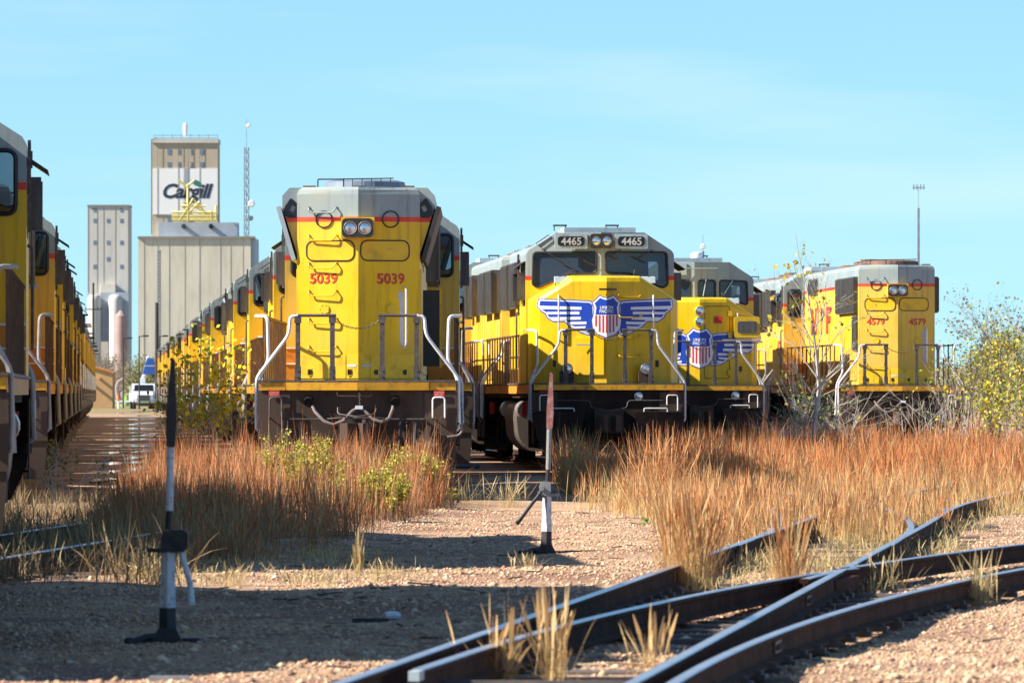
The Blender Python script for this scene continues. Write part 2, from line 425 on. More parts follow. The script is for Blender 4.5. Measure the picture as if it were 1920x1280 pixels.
def end_rails(root, tf, inner=0.39, outer=0.93, zt=2.70, dep=0.16, white='white_paint', gap=0.56):
    """railing at an end of the deck: four flat posts, two top tubes, bent white tubes down to the steps"""
    for s_ in (-1, 1):
        for u in (inner, outer):
            p = MB(tf); p.bar((s_ * u, dep, 1.69), (s_ * u, dep, zt - 0.02), 0.075, 0.02); p.box(s_ * u - 0.05, s_ * u + 0.05, dep - 0.03, dep + 0.01, 1.69, 1.90)
            for zb in (1.74, 1.84): p.cyl((s_ * u, dep - 0.05, zb), (s_ * u, dep, zb), 0.017, 6)
            p.bar((s_ * u, dep - 0.004, zt - 0.12), (s_ * u, dep - 0.004, zt + 0.02), 0.11, 0.03)
            p.build('railing_post', 'post_dark', root)
        t = MB(tf); t.tube(bend([(s_ * (inner - 0.06), dep, zt), (s_ * outer, dep, zt)], 0.05), 0.024, 8)
        t.build('top_rail', 'post_dark', root)
        w = MB(tf)
        w.tube(bend([(s_ * outer, dep, zt), (s_ * (outer + 0.12), dep, zt - 0.02), (s_ * (outer + 0.14), dep, zt - 0.30), (s_ * 1.585, dep + 0.10, 1.72), (s_ * 1.585, dep + 0.10, 0.92), (s_ * 1.50, dep + 0.10, 0.88)], 0.1), 0.026, 8)
        w.build('handrail', white, root, True)
        w = MB(tf)
        w.tube(bend([(s_ * 1.62, 1.2, zt), (s_ * 1.43, 0.95, zt), (s_ * 1.41, 0.95, zt - 0.7), (s_ * 1.565, 0.95, 1.72), (s_ * 1.6, 0.95, 0.92)], 0.1), 0.026, 8)
        w.build('handrail', white, root, True)
    c = MB(tf)
    k = 22
    for i in range(k):
        t0 = i / k; t1 = (i + 1) / k
        def q(t): return Vector((-inner + 2 * inner * t, dep, zt - 0.05 - 0.15 * 4 * t * (1 - t)))
        a, b_ = q(t0), q(t1); mid = (a + b_) / 2; dr = (b_ - a).normalized()
        up = Vector((0, 1, 0)) if i % 2 else Vector((0, 0, 1)); up = (up - dr * up.dot(dr)).normalized()
        ring = [mid + dr * (math.cos(x) * 0.026) + up * (math.sin(x) * 0.014) for x in [2 * math.pi * j / 8 for j in range(8)]]
        c.tube(ring, 0.005, 4, True)
    c.build('safety_chain', 'chain', root)

def side_rails(root, y0, y1, front_posts=11):
    for s_ in (-1, 1):
        r = MB()
        r.tube([(s_ * 1.52, y0, 2.70), (s_ * 1.52, y1, 2.70)], 0.02, 6)
        for i in range(front_posts):
            y = y0 + (y1 - y0) * i / (front_posts - 1)
            r.bar((s_ * 1.52, y, 1.69), (s_ * 1.52, y, 2.68), 0.028, 0.075)
            r.cyl((s_ * 1.52, y - 0.03, 2.70), (s_ * 1.52, y + 0.03, 2.70), 0.034, 6)
        r.build('side_railing', 'rail_post_brown', root)

def step_corner(root, tf, s_):
    st = MB(tf)
    st.box(s_ * 1.05 if s_ > 0 else -1.56, 1.56 if s_ > 0 else s_ * 1.05, 0.10, 0.14, 0.75, 1.50)
    a, b_ = (1.08, 1.52) if s_ > 0 else (-1.52, -1.08)
    for z in (0.52, 0.88, 1.22):
        st.box(a, b_, 0.22, 0.62, z, z + 0.03)
    st.box(a - 0.02, a, 0.2, 0.9, 0.45, 1.42); st.box(b_, b_ + 0.02, 0.2, 0.9, 0.45, 1.42)
    st.build('step_well', 'pilot_brown', root)

def underside(root, detail=True):
    f = MB(); f.box(-1.45, 1.45, 0.9, L - 0.9, 1.38, 1.655); f.build('frame', 'under_brown', root)
    w = MB(); w.box(-1.56, 1.56, 0.06, L - 0.06, 1.655, 1.69); w.build('walkway', 'post_dark', root)
    for s_ in (-1, 1):
        w = MB(); w.box(s_ * 1.52 - 0.012, s_ * 1.52 + 0.012, 1.0, L - 1.0, 1.47, 1.652); w.build('side_sill', 'step_orange', root)
    t = MB(); pr = [(-1.40, 0.50), (-1.15, 0.22), (1.15, 0.22), (1.40, 0.50), (1.45, 1.0), (1.38, 1.30), (-1.38, 1.30), (-1.45, 1.0)]
    t.prism_y(roundpoly(pr, 0.14), 8.2, 13.2); t.build('fuel_tank', 'tank', root, True)
    for yc in (4.3, L - 4.3):
        tr = MB()
        for s_ in (-1, 1):
            x0, x1 = (0.95, 1.22) if s_ > 0 else (-1.22, -0.95)
            tr.prism_x([(yc - 2.75, 0.75), (yc - 2.3, 0.50), (yc + 2.3, 0.50), (yc + 2.75, 0.75), (yc + 2.6, 1.05), (yc - 2.6, 1.05)], x0, x1)
            for k in (-1, 0, 1):
                tr.box(s_ * 1.18 - 0.13, s_ * 1.18 + 0.13, yc + k * 1.85 - 0.2, yc + k * 1.85 + 0.2, 0.32, 0.80)
                tr.cyl((s_ * 1.28, yc + k * 1.85 + 0.5, 0.6), (s_ * 1.28, yc + k * 1.85 + 0.5, 1.2), 0.07, 8)
        tr.box(-0.6, 0.6, yc - 1.2, yc + 1.2, 0.6, 1.38)
        tr.build('truck_frame', 'truck_black', root)
        for k in (-1, 0, 1):
            y = yc + k * 1.85
            wl_ = MB()
            for s_ in (-1, 1):
                wl_.cyl((s_ * 0.68, y, 0.51), (s_ * 0.82, y, 0.51), 0.51, 20); wl_.cyl((s_ * 0.66, y, 0.51), (s_ * 0.70, y, 0.51), 0.545, 20)
            wl_.cyl((-0.7, y, 0.51), (0.7, y, 0.51), 0.1, 8)
            wl_.build('wheelset', 'truck_black', root)
    if detail:
        for s_ in (-1, 1):
            for y0, y1 in ((7.0, 8.0), (13.4, 15.0)):
                a = MB(); a.cyl((s_ * 1.30, y0, 1.12), (s_ * 1.30, y1, 1.12), 0.2, 14); a.build('air_reservoir', 'silver', root, True)
            for y0 in (2.1, 15.6):
                a = MB(); a.box(s_ * 1.42 - 0.05, s_ * 1.42 + 0.05, y0, y0 + 0.18, 1.0, 1.28); a.build('valve', 'red_paint', root)

def rear_end(root, detail=True):
    b = MB(); b.prism_z([(-1.12, 0.05), (0, -0.06), (1.12, 0.05), (1.12, 0.16), (-1.12, 0.16)], 1.53, 1.652)
    b.build('end_beam', 'beam_yellow', root)
    for a, c in ((-1.54, -1.13), (1.13, 1.54)):
        b = MB(); b.box(a, c, 0.08, 0.11, 1.53, 1.65); b.build('beam_end_plate', 'beam_yellow', root)
    p = MB()
    p.wall([(-1.54, 1.525), (-1.54, 0.55), (-1.35, 0.16), (-0.95, 0.16), (-0.80, 0.62), (-0.45, 0.72), (0.45, 0.72), (0.80, 0.62), (0.95, 0.16), (1.50, 0.16), (1.54, 0.55), (1.54, 1.525)],
           [rrect(-1.38, -1.20, 0.85, 1.38, 0.08), rrect(1.20, 1.38, 0.85, 1.38, 0.08)], lambda u, w, t: (u, 0.12 + t, w), 0.03)
    p.build('pilot_plate', 'pilot_brown', root)
    for u in (-1.1, 1.07):
        p = MB(); p.prism_x([(0.15, 1.5), (0.62, 1.5), (0.15, 0.78)], u, u + 0.03); p.build('gusset', 'pilot_brown', root)
    for s_ in (-1, 1):
        step_corner(root, None, s_)
        g = MB(); g.tube(bend([(s_ * 1.37, 0.10, 1.10), (s_ * 1.37, 0.04, 1.10), (s_ * 1.37, 0.04, 1.42), (s_ * 1.18, 0.04, 1.42), (s_ * 1.18, 0.04, 1.10), (s_ * 1.18, 0.10, 1.10)], 0.05), 0.016, 6)
        g.build('grab_iron', 'white_paint' if s_ > 0 else 'post_dark', root, True)
    c = MB(); c.box(-0.16, 0.16, -0.35, 0.5, 0.72, 1.0); c.prism_z([(-0.17, -0.35), (-0.26, -0.62), (-0.14, -0.75), (0.02, -0.62), (0.10, -0.78), (0.22, -0.70), (0.2, -0.35)], 0.70, 1.02)
    c.box(-0.30, 0.30, -0.05, 0.12, 0.68, 1.12); c.cyl((0.14, -0.64, 0.66), (0.14, -0.64, 1.08), 0.05, 8); c.build('coupler', 'pilot_brown', root)
    if not detail: return
    h = MB(); path = [(-0.72, 0.05, 1.32), (-0.66, -0.05, 1.2), (-0.52, -0.12, 1.05), (-0.38, -0.14, 0.99), (-0.22, -0.12, 1.05), (-0.08, -0.08, 1.20), (0.02, -0.05, 1.265), (0.12, -0.08, 1.21), (0.24, -0.12, 1.08), (0.38, -0.14, 1.035), (0.50, -0.10, 1.09), (0.55, -0.02, 1.22), (0.58, 0.06, 1.36)]
    h.tube([Vector(p_) for p_ in path], 0.026, 8); h.build('jumper_cable', 'hose', root, True)
    h = MB(); h.box(-0.03, 0.09, -0.11, -0.02, 1.235, 1.29); h.build('cable_clip', 'white_paint', root)
    for u in (-0.76, 0.60):
        h = MB(); h.cyl((u, 0.13, 1.38), (u, -0.02, 1.34), 0.075, 10); h.build('cable_socket', 'truck_black', root)
    h = MB()
    for i in range(6):
        z = 1.30 + i * 0.032; h.tube([Vector((0.04 + 0.012 * math.cos(a) * (i % 2), -0.06 + 0.012 * math.cos(a) * (1 - i % 2), z + 0.022 * math.sin(a))) for a in [2 * math.pi * j / 8 for j in range(8)]], 0.004, 4, True)
    h.build('hanger_chain', 'chain', root)
    h = MB(); h.tube(bend([(-0.31, -0.02, 1.50), (-0.31, -0.02, 1.44), (0.22, -0.02, 1.44), (0.22, -0.02, 1.50)], 0.03), 0.008, 6); h.build('hanger_bar', 'post_dark', root)
    h = MB(); h.tube(bend([(-1.05, 0.02, 1.08), (-0.5, 0.02, 1.08), (-0.30, -0.1, 1.10), (0.30, -0.1, 1.10), (0.5, 0.02, 1.08), (1.05, 0.02, 1.08)], 0.05), 0.011, 6)
    h.tube(bend([(-0.30, -0.1, 1.26), (-0.30, -0.18, 1.16), (0.0, -0.3, 1.12), (0.28, -0.2, 1.16), (0.30, -0.1, 1.24)], 0.05), 0.012, 6); h.build('uncoupling_lever', 'post_dark', root)
    for i, u in enumerate((0.68, 0.78, 0.92)):
        h = MB(); h.tube([Vector((u, 0.08, 1.02)), Vector((u, -0.02, 0.98)), Vector((u - 0.01, -0.04, 0.80)), Vector((u - 0.03, -0.06, 0.55))], 0.024, 8); h.cyl((u - 0.03, -0.06, 0.56), (u - 0.04, -0.06, 0.48), 0.033, 8)
        h.build('air_hose', 'black_rubber', root, True)
    h = MB(); h.prism_y([(0.95, 0.62), (1.25, 0.62), (1.25, 0.76), (1.12, 0.80), (1.16, 0.95), (1.08, 1.0), (1.02, 0.84), (0.95, 0.78)], -0.05, 0.10); h.cyl((0.92, -0.06, 0.66), (1.27, -0.06, 0.66), 0.05, 8); h.build('hose_bracket', 'pilot_brown', root)
    g = MB(); g.tube(bend([(1.48, 0.3, 1.02), (1.62, 0.1, 1.0), (1.64, 0.1, 0.88), (1.58, 0.1, 0.82), (1.40, 0.1, 0.80)], 0.07), 0.018, 6); g.build('cable_loop', 'hose', root, True)
    v, f = text_pts('E', 0.13, 0, 0.03)
    decal('end_letter', 'label_grey', [(x + 1.20, y + 0.96) for x, y in v], f, lambda u, z: (u, 0.112, z), root)
    for u in (-1.30, 1.28):
        s_ = MB(); s_.box(u - 0.085, u + 0.085, 0.066, 0.076, 1.44, 1.52); s_.build('warning_sign', 'red_paint', root)
        for k in (0, 1):
            v, f = text_pts('WARNING' if k == 0 else 'KEEP OFF', 0.022); decal('sign_text', 'label_grey', [(x + u, y + 1.497 - 0.034 * k) for x, y in v], f, lambda q, z: (q, 0.063, z), root)

def hood_end_details(root, number, flared, full=True):
    hl = MB(); hl.box(-0.27, 0.255, 0.90, 1.1, 3.92, 4.255); hl.build('headlight_box', 'yellow', root)
    bz = MB(); bz.wall(rrect(-0.255, 0.24, 3.935, 4.235, 0.07), [circ(-0.125, 4.085, 0.098), circ(0.105, 4.085, 0.098)], lambda u, w, t: (u, 0.865 + t, w), 0.04)
    bz.build('headlight_bezel', 'black_iron', root)
    for u in (-0.125, 0.105):
        le = MB(); k = 20
        pts = [(u, 0.885, 4.085)] + [(u + 0.05 * math.cos(a), 0.888, 4.085 + 0.05 * math.sin(a)) for a in [2 * math.pi * i / k for i in range(k)]] + [(u + 0.098 * math.cos(a), 0.902, 4.085 + 0.098 * math.sin(a)) for a in [2 * math.pi * i / k for i in range(k)]]
        fs = [(0, 1 + (i + 1) % k, 1 + i) for i in range(k)] + [(1 + i, 1 + (i + 1) % k, 1 + k + (i + 1) % k, 1 + k + i) for i in range(k)]
        le.add(pts, fs); le.build('headlight', 'lens', root, True)
        rg = MB(); rg.tube([(x, 0.868, z) for x, z in circ(u, 4.085, 0.1, 20)], 0.008, 5, True); rg.build('lens_ring', 'silver', root, True)
    for c in (-0.545, 0.51):
        rg = MB(); rg.tube([(x, vy(x) - 0.012, z) for x, z in circ(c, 4.225, 0.128, 24)], 0.011, 5, True); rg.build('lifting_ring', 'black_iron', root, True)
    if not full: return
    for i in range(6):
        z = 4.33 - 0.4375 * i
        g = MB()
        a, b_ = -0.795, -0.36
        for e in (a, b_):
            g.cyl((e + 0.012, vy(e) - 0.002, z + 0.085), (e + 0.012, vy(e) - 0.022, z + 0.085), 0.02, 6)
        off = 0.055
        g.tube(bend([(a + 0.012, vy(a) - 0.012, z + 0.085), (a + 0.012, vy(a) - off, z + 0.055), (a + 0.02, vy(a) - off, z), (b_ - 0.05, vy(b_) - off, z), (b_ + 0.0, vy(b_) - off, z + 0.055), (b_ + 0.012, vy(b_) - 0.012, z + 0.085)], 0.03), 0.012, 6)
        g.build('grab_iron', 'yellow' if i else 'grey_paint', root, True)
    for a, b_ in ((-0.82, -0.065), (0.04, 0.80)):
        rg = MB(); rg.tube([(x, vy(x) - 0.004, z) for x, z in rrect(a, b_, 3.572, 3.89, 0.11)], 0.012, 5, True); rg.build('window_gasket', 'black_rubber', root, True)
        pl = MB(); pl.flat(rrect(a + 0.01, b_ - 0.01, 3.582, 3.88, 0.1), lambda u, z: (u, vy(u) - 0.006, z)); pl.build('window_blank', 'yellow', root)
    for c in (-0.545, 0.53):
        pl = MB(); rr = circ(c, 2.81, 0.083, 20)
        pl.add([(x, vy(x) - 0.018, z) for x, z in rr] + [(x, vy(x), z) for x, z in rr], [tuple(range(20))] + [(i, (i + 1) % 20, (i + 1) % 20 + 20, i + 20) for i in range(20)])
        for j in range(6):
            an = j * math.pi / 3; x, z = c + 0.066 * math.cos(an), 2.81 + 0.066 * math.sin(an); pl.cyl((x, vy(x) - 0.026, z), (x, vy(x) - 0.01, z), 0.009, 6)
        pl.build('round_cover', 'yellow', root)
    g = MB(); u = 0.755
    g.tube(bend([(u - 0.03, vy(u), 3.15), (u, vy(u) - 0.09, 3.13), (u, vy(u) - 0.09, 2.25), (u - 0.03, vy(u), 2.20)], 0.05), 0.017, 8); g.build('grab_bar', 'white_paint', root, True)
    poly_decal('worn_patch', 'seal_lavender', roundpoly([(0.62, 3.08), (0.70, 3.10), (0.72, 2.9), (0.70, 2.5), (0.73, 2.2), (0.66, 2.25), (0.645, 2.6), (0.66, 2.85)], 0.05), lambda u, z: (u, vy(u) - 0.003, z), root)
    for a, b_, z0, z1 in ((-0.95, -0.20, 1.72, 2.09), (-0.185, 0.18, 1.72, 2.09), (0.195, 0.95, 1.72, 2.09)):
        pl = MB(); us = [a, 0, b_] if a < 0 < b_ else [a, b_]; k = len(us)
        vv = [(u, vy(u) - 0.014, z) for z in (z0, z1) for u in us] + [(u, vy(u) + 0.01, z) for z in (z0, z1) for u in us]
        fs = [(i, i + 1, i + 1 + k, i + k) for i in range(k - 1)] + [(k + i, k + i + 1, 3 * k + i + 1, 3 * k + i) for i in range(k - 1)] + [(i, i + 1, 2 * k + i + 1, 2 * k + i) for i in range(k - 1)] + [(0, k, 3 * k, 2 * k), (k - 1, 2 * k - 1, 4 * k - 1, 3 * k - 1)]
        pl.add(vv, fs); pl.build('access_panel', 'yellow', root)
    for u in (-0.75, -0.12, 0.27, 0.72):
        lt = MB(); lt.wall(rrect(u - 0.06, u + 0.06, 1.76, 1.87, 0.015, 2), [rrect(u - 0.045, u + 0.045, 1.775, 1.855, 0.01, 2)], lambda q, w, t: (q, vy(u) - 0.025 + t, w), 0.012)
        lt.build('latch_frame', 'yellow', root)
        lt = MB(); lt.box(u - 0.045, u + 0.045, vy(u) - 0.016, vy(u) - 0.008, 1.775, 1.855); lt.box(u - 0.02, u + 0.02, vy(u) - 0.03, vy(u) - 0.016, 1.79, 1.84); lt.build('latch', 'black_iron', root)
    for u in (-0.17, 0.06):
        lb = MB(); lb.flat([(u, 1.90), (u + 0.14, 1.90), (u + 0.14, 1.94), (u, 1.94)], on_v(0.018)); lb.build('maker_label', 'label_grey', root)
    if number:
        for c in (-0.55, 0.51):
            lettering(root, number, c, 3.295, 0.165, 'number_red', lambda u, z, o: (u, vy(u) - o, z), outline='number_dark', bold=0.012)

def hood(root, flared, worn=False, grilles=True, full=True, special=False):
    hp = 'hood_paint_worn' if worn else 'hood_paint'
    Y1 = 16.3
    def plan(w, d): return [(-w, Y1), (-w, 1.29 + d), (0, 1.0 + d), (w, 1.29 + d), (w, Y1)]
    h = MB(); n = 5
    lv = [(plan(HW, 0), 1.69), (plan(HW, 0), 4.62), (plan(HW - 0.03, 0.01), 4.69), (plan(HW - 0.10, 0.03), 4.735)]
    vv = [(x, y, z) for pl, z in lv for x, y in pl]; fs = []
    for k in range(len(lv) - 1):
        fs += [(k * n + i, k * n + (i + 1) % n, (k + 1) * n + (i + 1) % n, (k + 1) * n + i) for i in range(n)]
    fs.append(tuple(range(3 * n, 4 * n))); h.add(vv, fs); h.build('hood', hp, root)
    # doors along the hood sides
    for s_ in (-1, 1):
        for i in range(12):
            y = 1.7 + i * 1.05
            if flared and y < 6.4: z1 = 3.45
            else: z1 = 3.6
            d = MB(); d.box(s_ * HW - 0.022, s_ * HW + 0.022, y, y + 0.98, 1.80, z1); d.build('hood_door', hp, root)
    if flared:
        for s_ in (-1, 1):
            w = MB(); pr = [(s_ * 0.93, 3.55), (s_ * 1.205, 4.42), (s_ * 1.205, 4.60), (s_ * 1.09, 4.728), (s_ * 0.85, 4.728)]
            if s_ < 0: pr = pr[::-1]
            w.prism_y(pr, 1.34, 7.2); w.build('radiator_wing', hp, root)
            g = MB(); a = Vector((s_ * 0.99, 0, 3.60)); b_ = Vector((s_ * 1.235, 0, 4.44)); nn = Vector((s_ * 0.84, 0, -0.245)).normalized() * 0.07
            q = [a, b_, b_ + nn, a + nn]; q = [(p.x, p.z) for p in q]
            if s_ > 0: q = q[::-1]
            if full:
                lug = [(s_ * 1.19, 4.30), (s_ * 1.17, 4.42), (s_ * 1.07, 4.57), (s_ * 0.95, 4.46), (s_ * 0.93, 4.33), (s_ * 0.99, 4.25), (s_ * 1.10, 4.25)]
                hole = [(s_ * 1.09, 4.37), (s_ * 1.05, 4.46), (s_ * 0.99, 4.42), (s_ * 1.03, 4.33)]
                lg = MB(); lg.wall(roundpoly(lug, 0.03, 2), [hole], lambda u, w, t: (u, 1.315 + t, w), 0.02); lg.build('lifting_lug', 'board_black', root)
            g.prism_y(q, 1.26, 7.1); g.build('radiator_core', 'pale_grey' if s_ < 0 else 'black_iron', root)  # sunward core pale, other core black: light and shade put into the colour
    if special:
        grille_box(root, -1, 1.5, 2.4, 2.55, 3.45, 1.02)
        for s_ in (-1, 1):
            grille_box(root, s_, 1.5, 3.7, 3.52, 4.44, 1.08); grille_box(root, s_, 3.75, 6.2, 3.52, 4.44, 1.08);  grille_box(root, s_, 12.4, 14.6, 4.12, 4.56, 1.02)
    elif grilles:
        for s_ in (-1, 1):
            for y0, y1, z0, z1 in ((1.7, 4.4, 3.38, 4.40), (5.2, 7.9, 3.38, 4.40)) if not flared else ():
                grille_box(root, s_, y0, y1, z0, z1)
            grille_box(root, s_, 11.4, 13.3, 3.40, 4.42); grille_box(root, s_, 14.2, 15.9, 3.36, 4.44)
    for i, y in enumerate((2.35, 3.95, 5.55, 10.2)):
        f = MB(); cu = 0.08 if flared else 0.02
        f.tube([(cu, y, 4.72), (cu, y, 4.84), (cu, y, 4.872)], [0.66, 0.64, 0.52], 24); f.build('roof_fan', 'fan_blue' if flared else 'roof_rust', root)
    if full:
        g = MB(); g.tube(bend([(-0.65, 1.6, 4.72), (-0.65, 1.6, 4.87), (-0.24, 1.6, 4.87), (-0.24, 1.6, 4.72)], 0.02), 0.012, 5)
        g.tube([(-0.65, 1.6, 4.865), (0.55, 1.6, 4.885)], 0.01, 5)
        for k in range(5): g.cyl((-0.1 + k * 0.15, 1.6, 4.74), (-0.1 + k * 0.15, 1.6, 4.88), 0.008, 5)
        g.build('fan_guard', 'black_iron', root)
        for u in (-0.78, 0.78):
            b_ = MB(); b_.box(u - 0.1, u + 0.1, 1.5, 1.8, 4.73, 4.765); b_.build('roof_hatch', 'roof_rust', root)
        b_ = MB(); b_.box(-0.08, 0.12, 1.08, 1.3, 4.72, 4.75); b_.build('roof_step', 'black_iron', root)
    e = MB(); e.box(-0.35, 0.35, 8.0, 8.9, 4.73, 4.93); e.cyl((0, 8.45, 4.9), (0, 8.45, 5.0), 0.22, 12); e.build('exhaust_stack', 'roof_rust', root)
def grille_box(root, s_, y0, y1, z0, z1, xo=1.19):
    g = MB(); x0, x1 = sorted((s_ * 0.95, s_ * xo)); g.box(x0, x1, y0, y1, z0, z1)
    k = int((y1 - y0) / 0.11)
    for i in range(k + 1):
        y = y0 + (y1 - y0) * i / k; xa, xb = sorted((s_ * xo, s_ * (xo + 0.025))); g.box(xa, xb, y - 0.02, y + 0.02, z0 + 0.03, z1 - 0.03)
    g.build('air_grille', 'grille', root)

CY0, CY1 = 16.3, 18.95        # cab rear and front walls
def cfr(u): return L - CY1 - 0.22 + 0.25 * abs(u)     # depth of the folded cab front
PROF = [(-1.55, 1.69), (1.55, 1.69), (1.55, 4.38), (1.50, 4.46), (0.92, 4.83), (-0.92, 4.83), (-1.50, 4.46), (-1.55, 4.38)]
def gasket(root, loop, mp, r=0.022, tf=None):
    g = MB(tf); g.tube([mp(u, w) for u, w in loop], r, 5, True); g.build('window_gasket', 'black_rubber', root)
def cab(root, nose='classic', full=True):
    rw = [rrect(1.04, 1.43, 3.56, 4.30, 0.10), [(-u, w) for u, w in rrect(1.04, 1.43, 3.56, 4.30, 0.10)][::-1]]
    c = MB(); c.wall(PROF, rw, lambda u, w, t: (u, CY0 + t, w), 0.06)
    fw = [roundpoly([(0.10, 3.98), (0.62, 3.98), (1.30, 3.68), (1.42, 3.74), (1.40, 4.42), (0.10, 4.42)], 0.08)]
    fw.append([(-u, w) for u, w in fw[0]][::-1])
    if nose == 'lowlight':
        fw = [rrect(0.10, 0.55, 3.90, 4.36, 0.07), roundpoly([(0.66, 3.95), (0.9, 3.88), (1.36, 3.74), (1.40, 3.80), (1.38, 4.34), (0.66, 4.36)], 0.07)]
        fw += [[(-u, w) for u, w in q][::-1] for q in fw]
    HP = [(0, 1.69), (1.55, 1.69), (1.55, 4.38), (1.50, 4.46), (0.92, 4.83), (0, 4.83)]
    for s_ in (-1, 1):
        ho = [(s_ * u, w) for u, w in HP]; hh = [[(-u, w) for u, w in q] for q in fw if -q[0][0] * s_ > 0]
        c.wall(ho, hh, lambda u, w, t: (u, L - cfr(u) - t, w), 0.06)
    sw = rrect(CY0 + 0.45, CY1 - 0.45, 3.30, 4.12, 0.10)
    for s_ in (-1, 1):
        c.wall([(CY0 + 0.06, 1.69), (CY1 - 0.22, 1.69), (CY1 - 0.22, 4.38), (CY0 + 0.06, 4.38)], [sw], lambda u, w, t: (s_ * (1.55 - t), u, w), 0.05)
        pr = [(s_ * 1.55, 4.38), (s_ * 1.50, 4.46), (s_ * 0.92, 4.83), (0, 4.83), (0, 4.78), (s_ * 0.9, 4.78), (s_ * 1.46, 4.42), (s_ * 1.49, 4.38)]
        if s_ < 0: pr = pr[::-1]
        c.prism_y(pr, CY0 + 0.06, CY1 - 0.19)
    c.box(-1.5, 1.5, CY0 + 0.06, CY1 - 0.06, 2.55, 2.6)
    c.build('cab', 'cab_paint', root)
    for q in rw:
        gasket(root, q, lambda u, w: (u, CY0 - 0.005, w), 0.03)
        p = MB(); p.flat(q, lambda u, w: (u, CY0 + 0.03, w)); p.build('cab_window', 'cab_glass', root)
    for q in fw:
        gasket(root, q, lambda u, w: (u, cfr(u) - 0.008, w), 0.022, FT)
        p = MB(FT); p.flat(q, lambda u, w: (u, cfr(u) + 0.03, w)); p.build('windshield', 'windshield', root)
    for s_ in (-1, 1):
        p = MB(); p.flat(sw, lambda u, w: (s_ * 1.525, u, w)); p.build('side_window', 'cab_glass', root)
        a = MB(); y0, y1 = CY0 + 0.35, CY1 - 0.35
        a.add([(s_ * 1.56, y0, 4.24), (s_ * 1.56, y1, 4.24), (s_ * 1.80, y1, 4.08), (s_ * 1.80, y0, 4.08), (s_ * 1.56, y0, 4.22), (s_ * 1.56, y1, 4.22), (s_ * 1.80, y1, 4.06), (s_ * 1.80, y0, 4.06)], [(0, 1, 2, 3), (4, 7, 6, 5), (0, 3, 7, 4), (1, 5, 6, 2), (2, 6, 7, 3), (0, 4, 5, 1)])
        a.box(s_ * 1.59 - 0.03, s_ * 1.59 + 0.03, y0 - 0.04, y0 + 0.04, 4.10, 4.30); a.build('sun_awning', 'black_iron', root)
        a = MB(); x0, x1 = sorted((s_ * 1.56, s_ * 1.72)); a.box(x0, x1, CY0 + 0.36, CY0 + 0.40, 3.42, 4.0); a.build('wind_deflector', 'grille', root)
        a = MB(); a.box(x0, x1, CY1 - 0.42, CY1 - 0.38, 3.42, 4.0); a.build('wind_deflector', 'grille', root)
        a = MB(); a.box(s_ * 1.585 - 0.02, s_ * 1.585 + 0.02, CY0 + 0.08, CY0 + 0.16, 3.35, 4.42); a.build('gutter_post', 'post_dark', root)
        a = MB(); a.tube(bend([(s_ * 1.56, CY0 + 0.1, 3.2), (s_ * 1.62, CY0 + 0.1, 3.18), (s_ * 1.62, CY0 + 0.1, 2.0)], 0.04), 0.02, 6); a.build('cab_handrail', 'post_dark', root)
        # steps from the walkway to the cab door
        st = MB(); x0, x1 = sorted((s_ * 1.0, s_ * 1.55)); st.box(x0, x1, 15.72, 16.28, 1.70, 2.0); st.box(x0, x1, 15.98, 16.28, 2.0, 2.28)
        xa, xb = sorted((s_ * 1.0, s_ * 1.02)); st.box(xa, xb, 15.5, 16.28, 1.7, 2.7); st.build('cab_steps', 'step_orange', root)
        for y, z in ((15.70, 2.0), (15.96, 2.28)):
            tr = MB(); tr.box(x0, x1, y, y + 0.03, z - 0.012, z + 0.016); tr.build('step_edge', 'white_paint', root)
    r = MB(); r.box(-0.75, 0.75, CY0 + 0.3, CY1 - 0.2, 4.83, 4.94); r.build('roof_unit', 'pale_grey', root)
    for u in (-0.35, 0.75):
        r = MB(); r.box(u - 0.14, u + 0.14, CY0 + 0.8, CY0 + 1.1, 5.0, 5.03)
        for k in (-0.12, 0.12): r.cyl((u + k, CY0 + 0.95, 4.9), (u + k, CY0 + 0.95, 5.01), 0.012, 5)
        r.build('roof_antenna', 'black_iron', root)
    # inside: seat backs and console so the windows are not hollow
    for u in (-0.95, 0.95):
        st = MB(); st.bbox(u - 0.25, u + 0.25, CY0 + 0.55, CY0 + 0.70, 2.9, 3.85, 0.06); st.bbox(u - 0.26, u + 0.26, CY0 + 0.6, CY0 + 1.1, 2.85, 3.0, 0.04)
        st.build('seat', 'black_rubber', root)
    st = MB(); st.prism_x([(CY1 - 0.9, 2.6), (CY1 - 0.15, 2.6), (CY1 - 0.15, 3.72), (CY1 - 0.5, 3.80), (CY1 - 0.9, 3.45)], -1.3, 0.2); st.build('console', 'board_black', root)

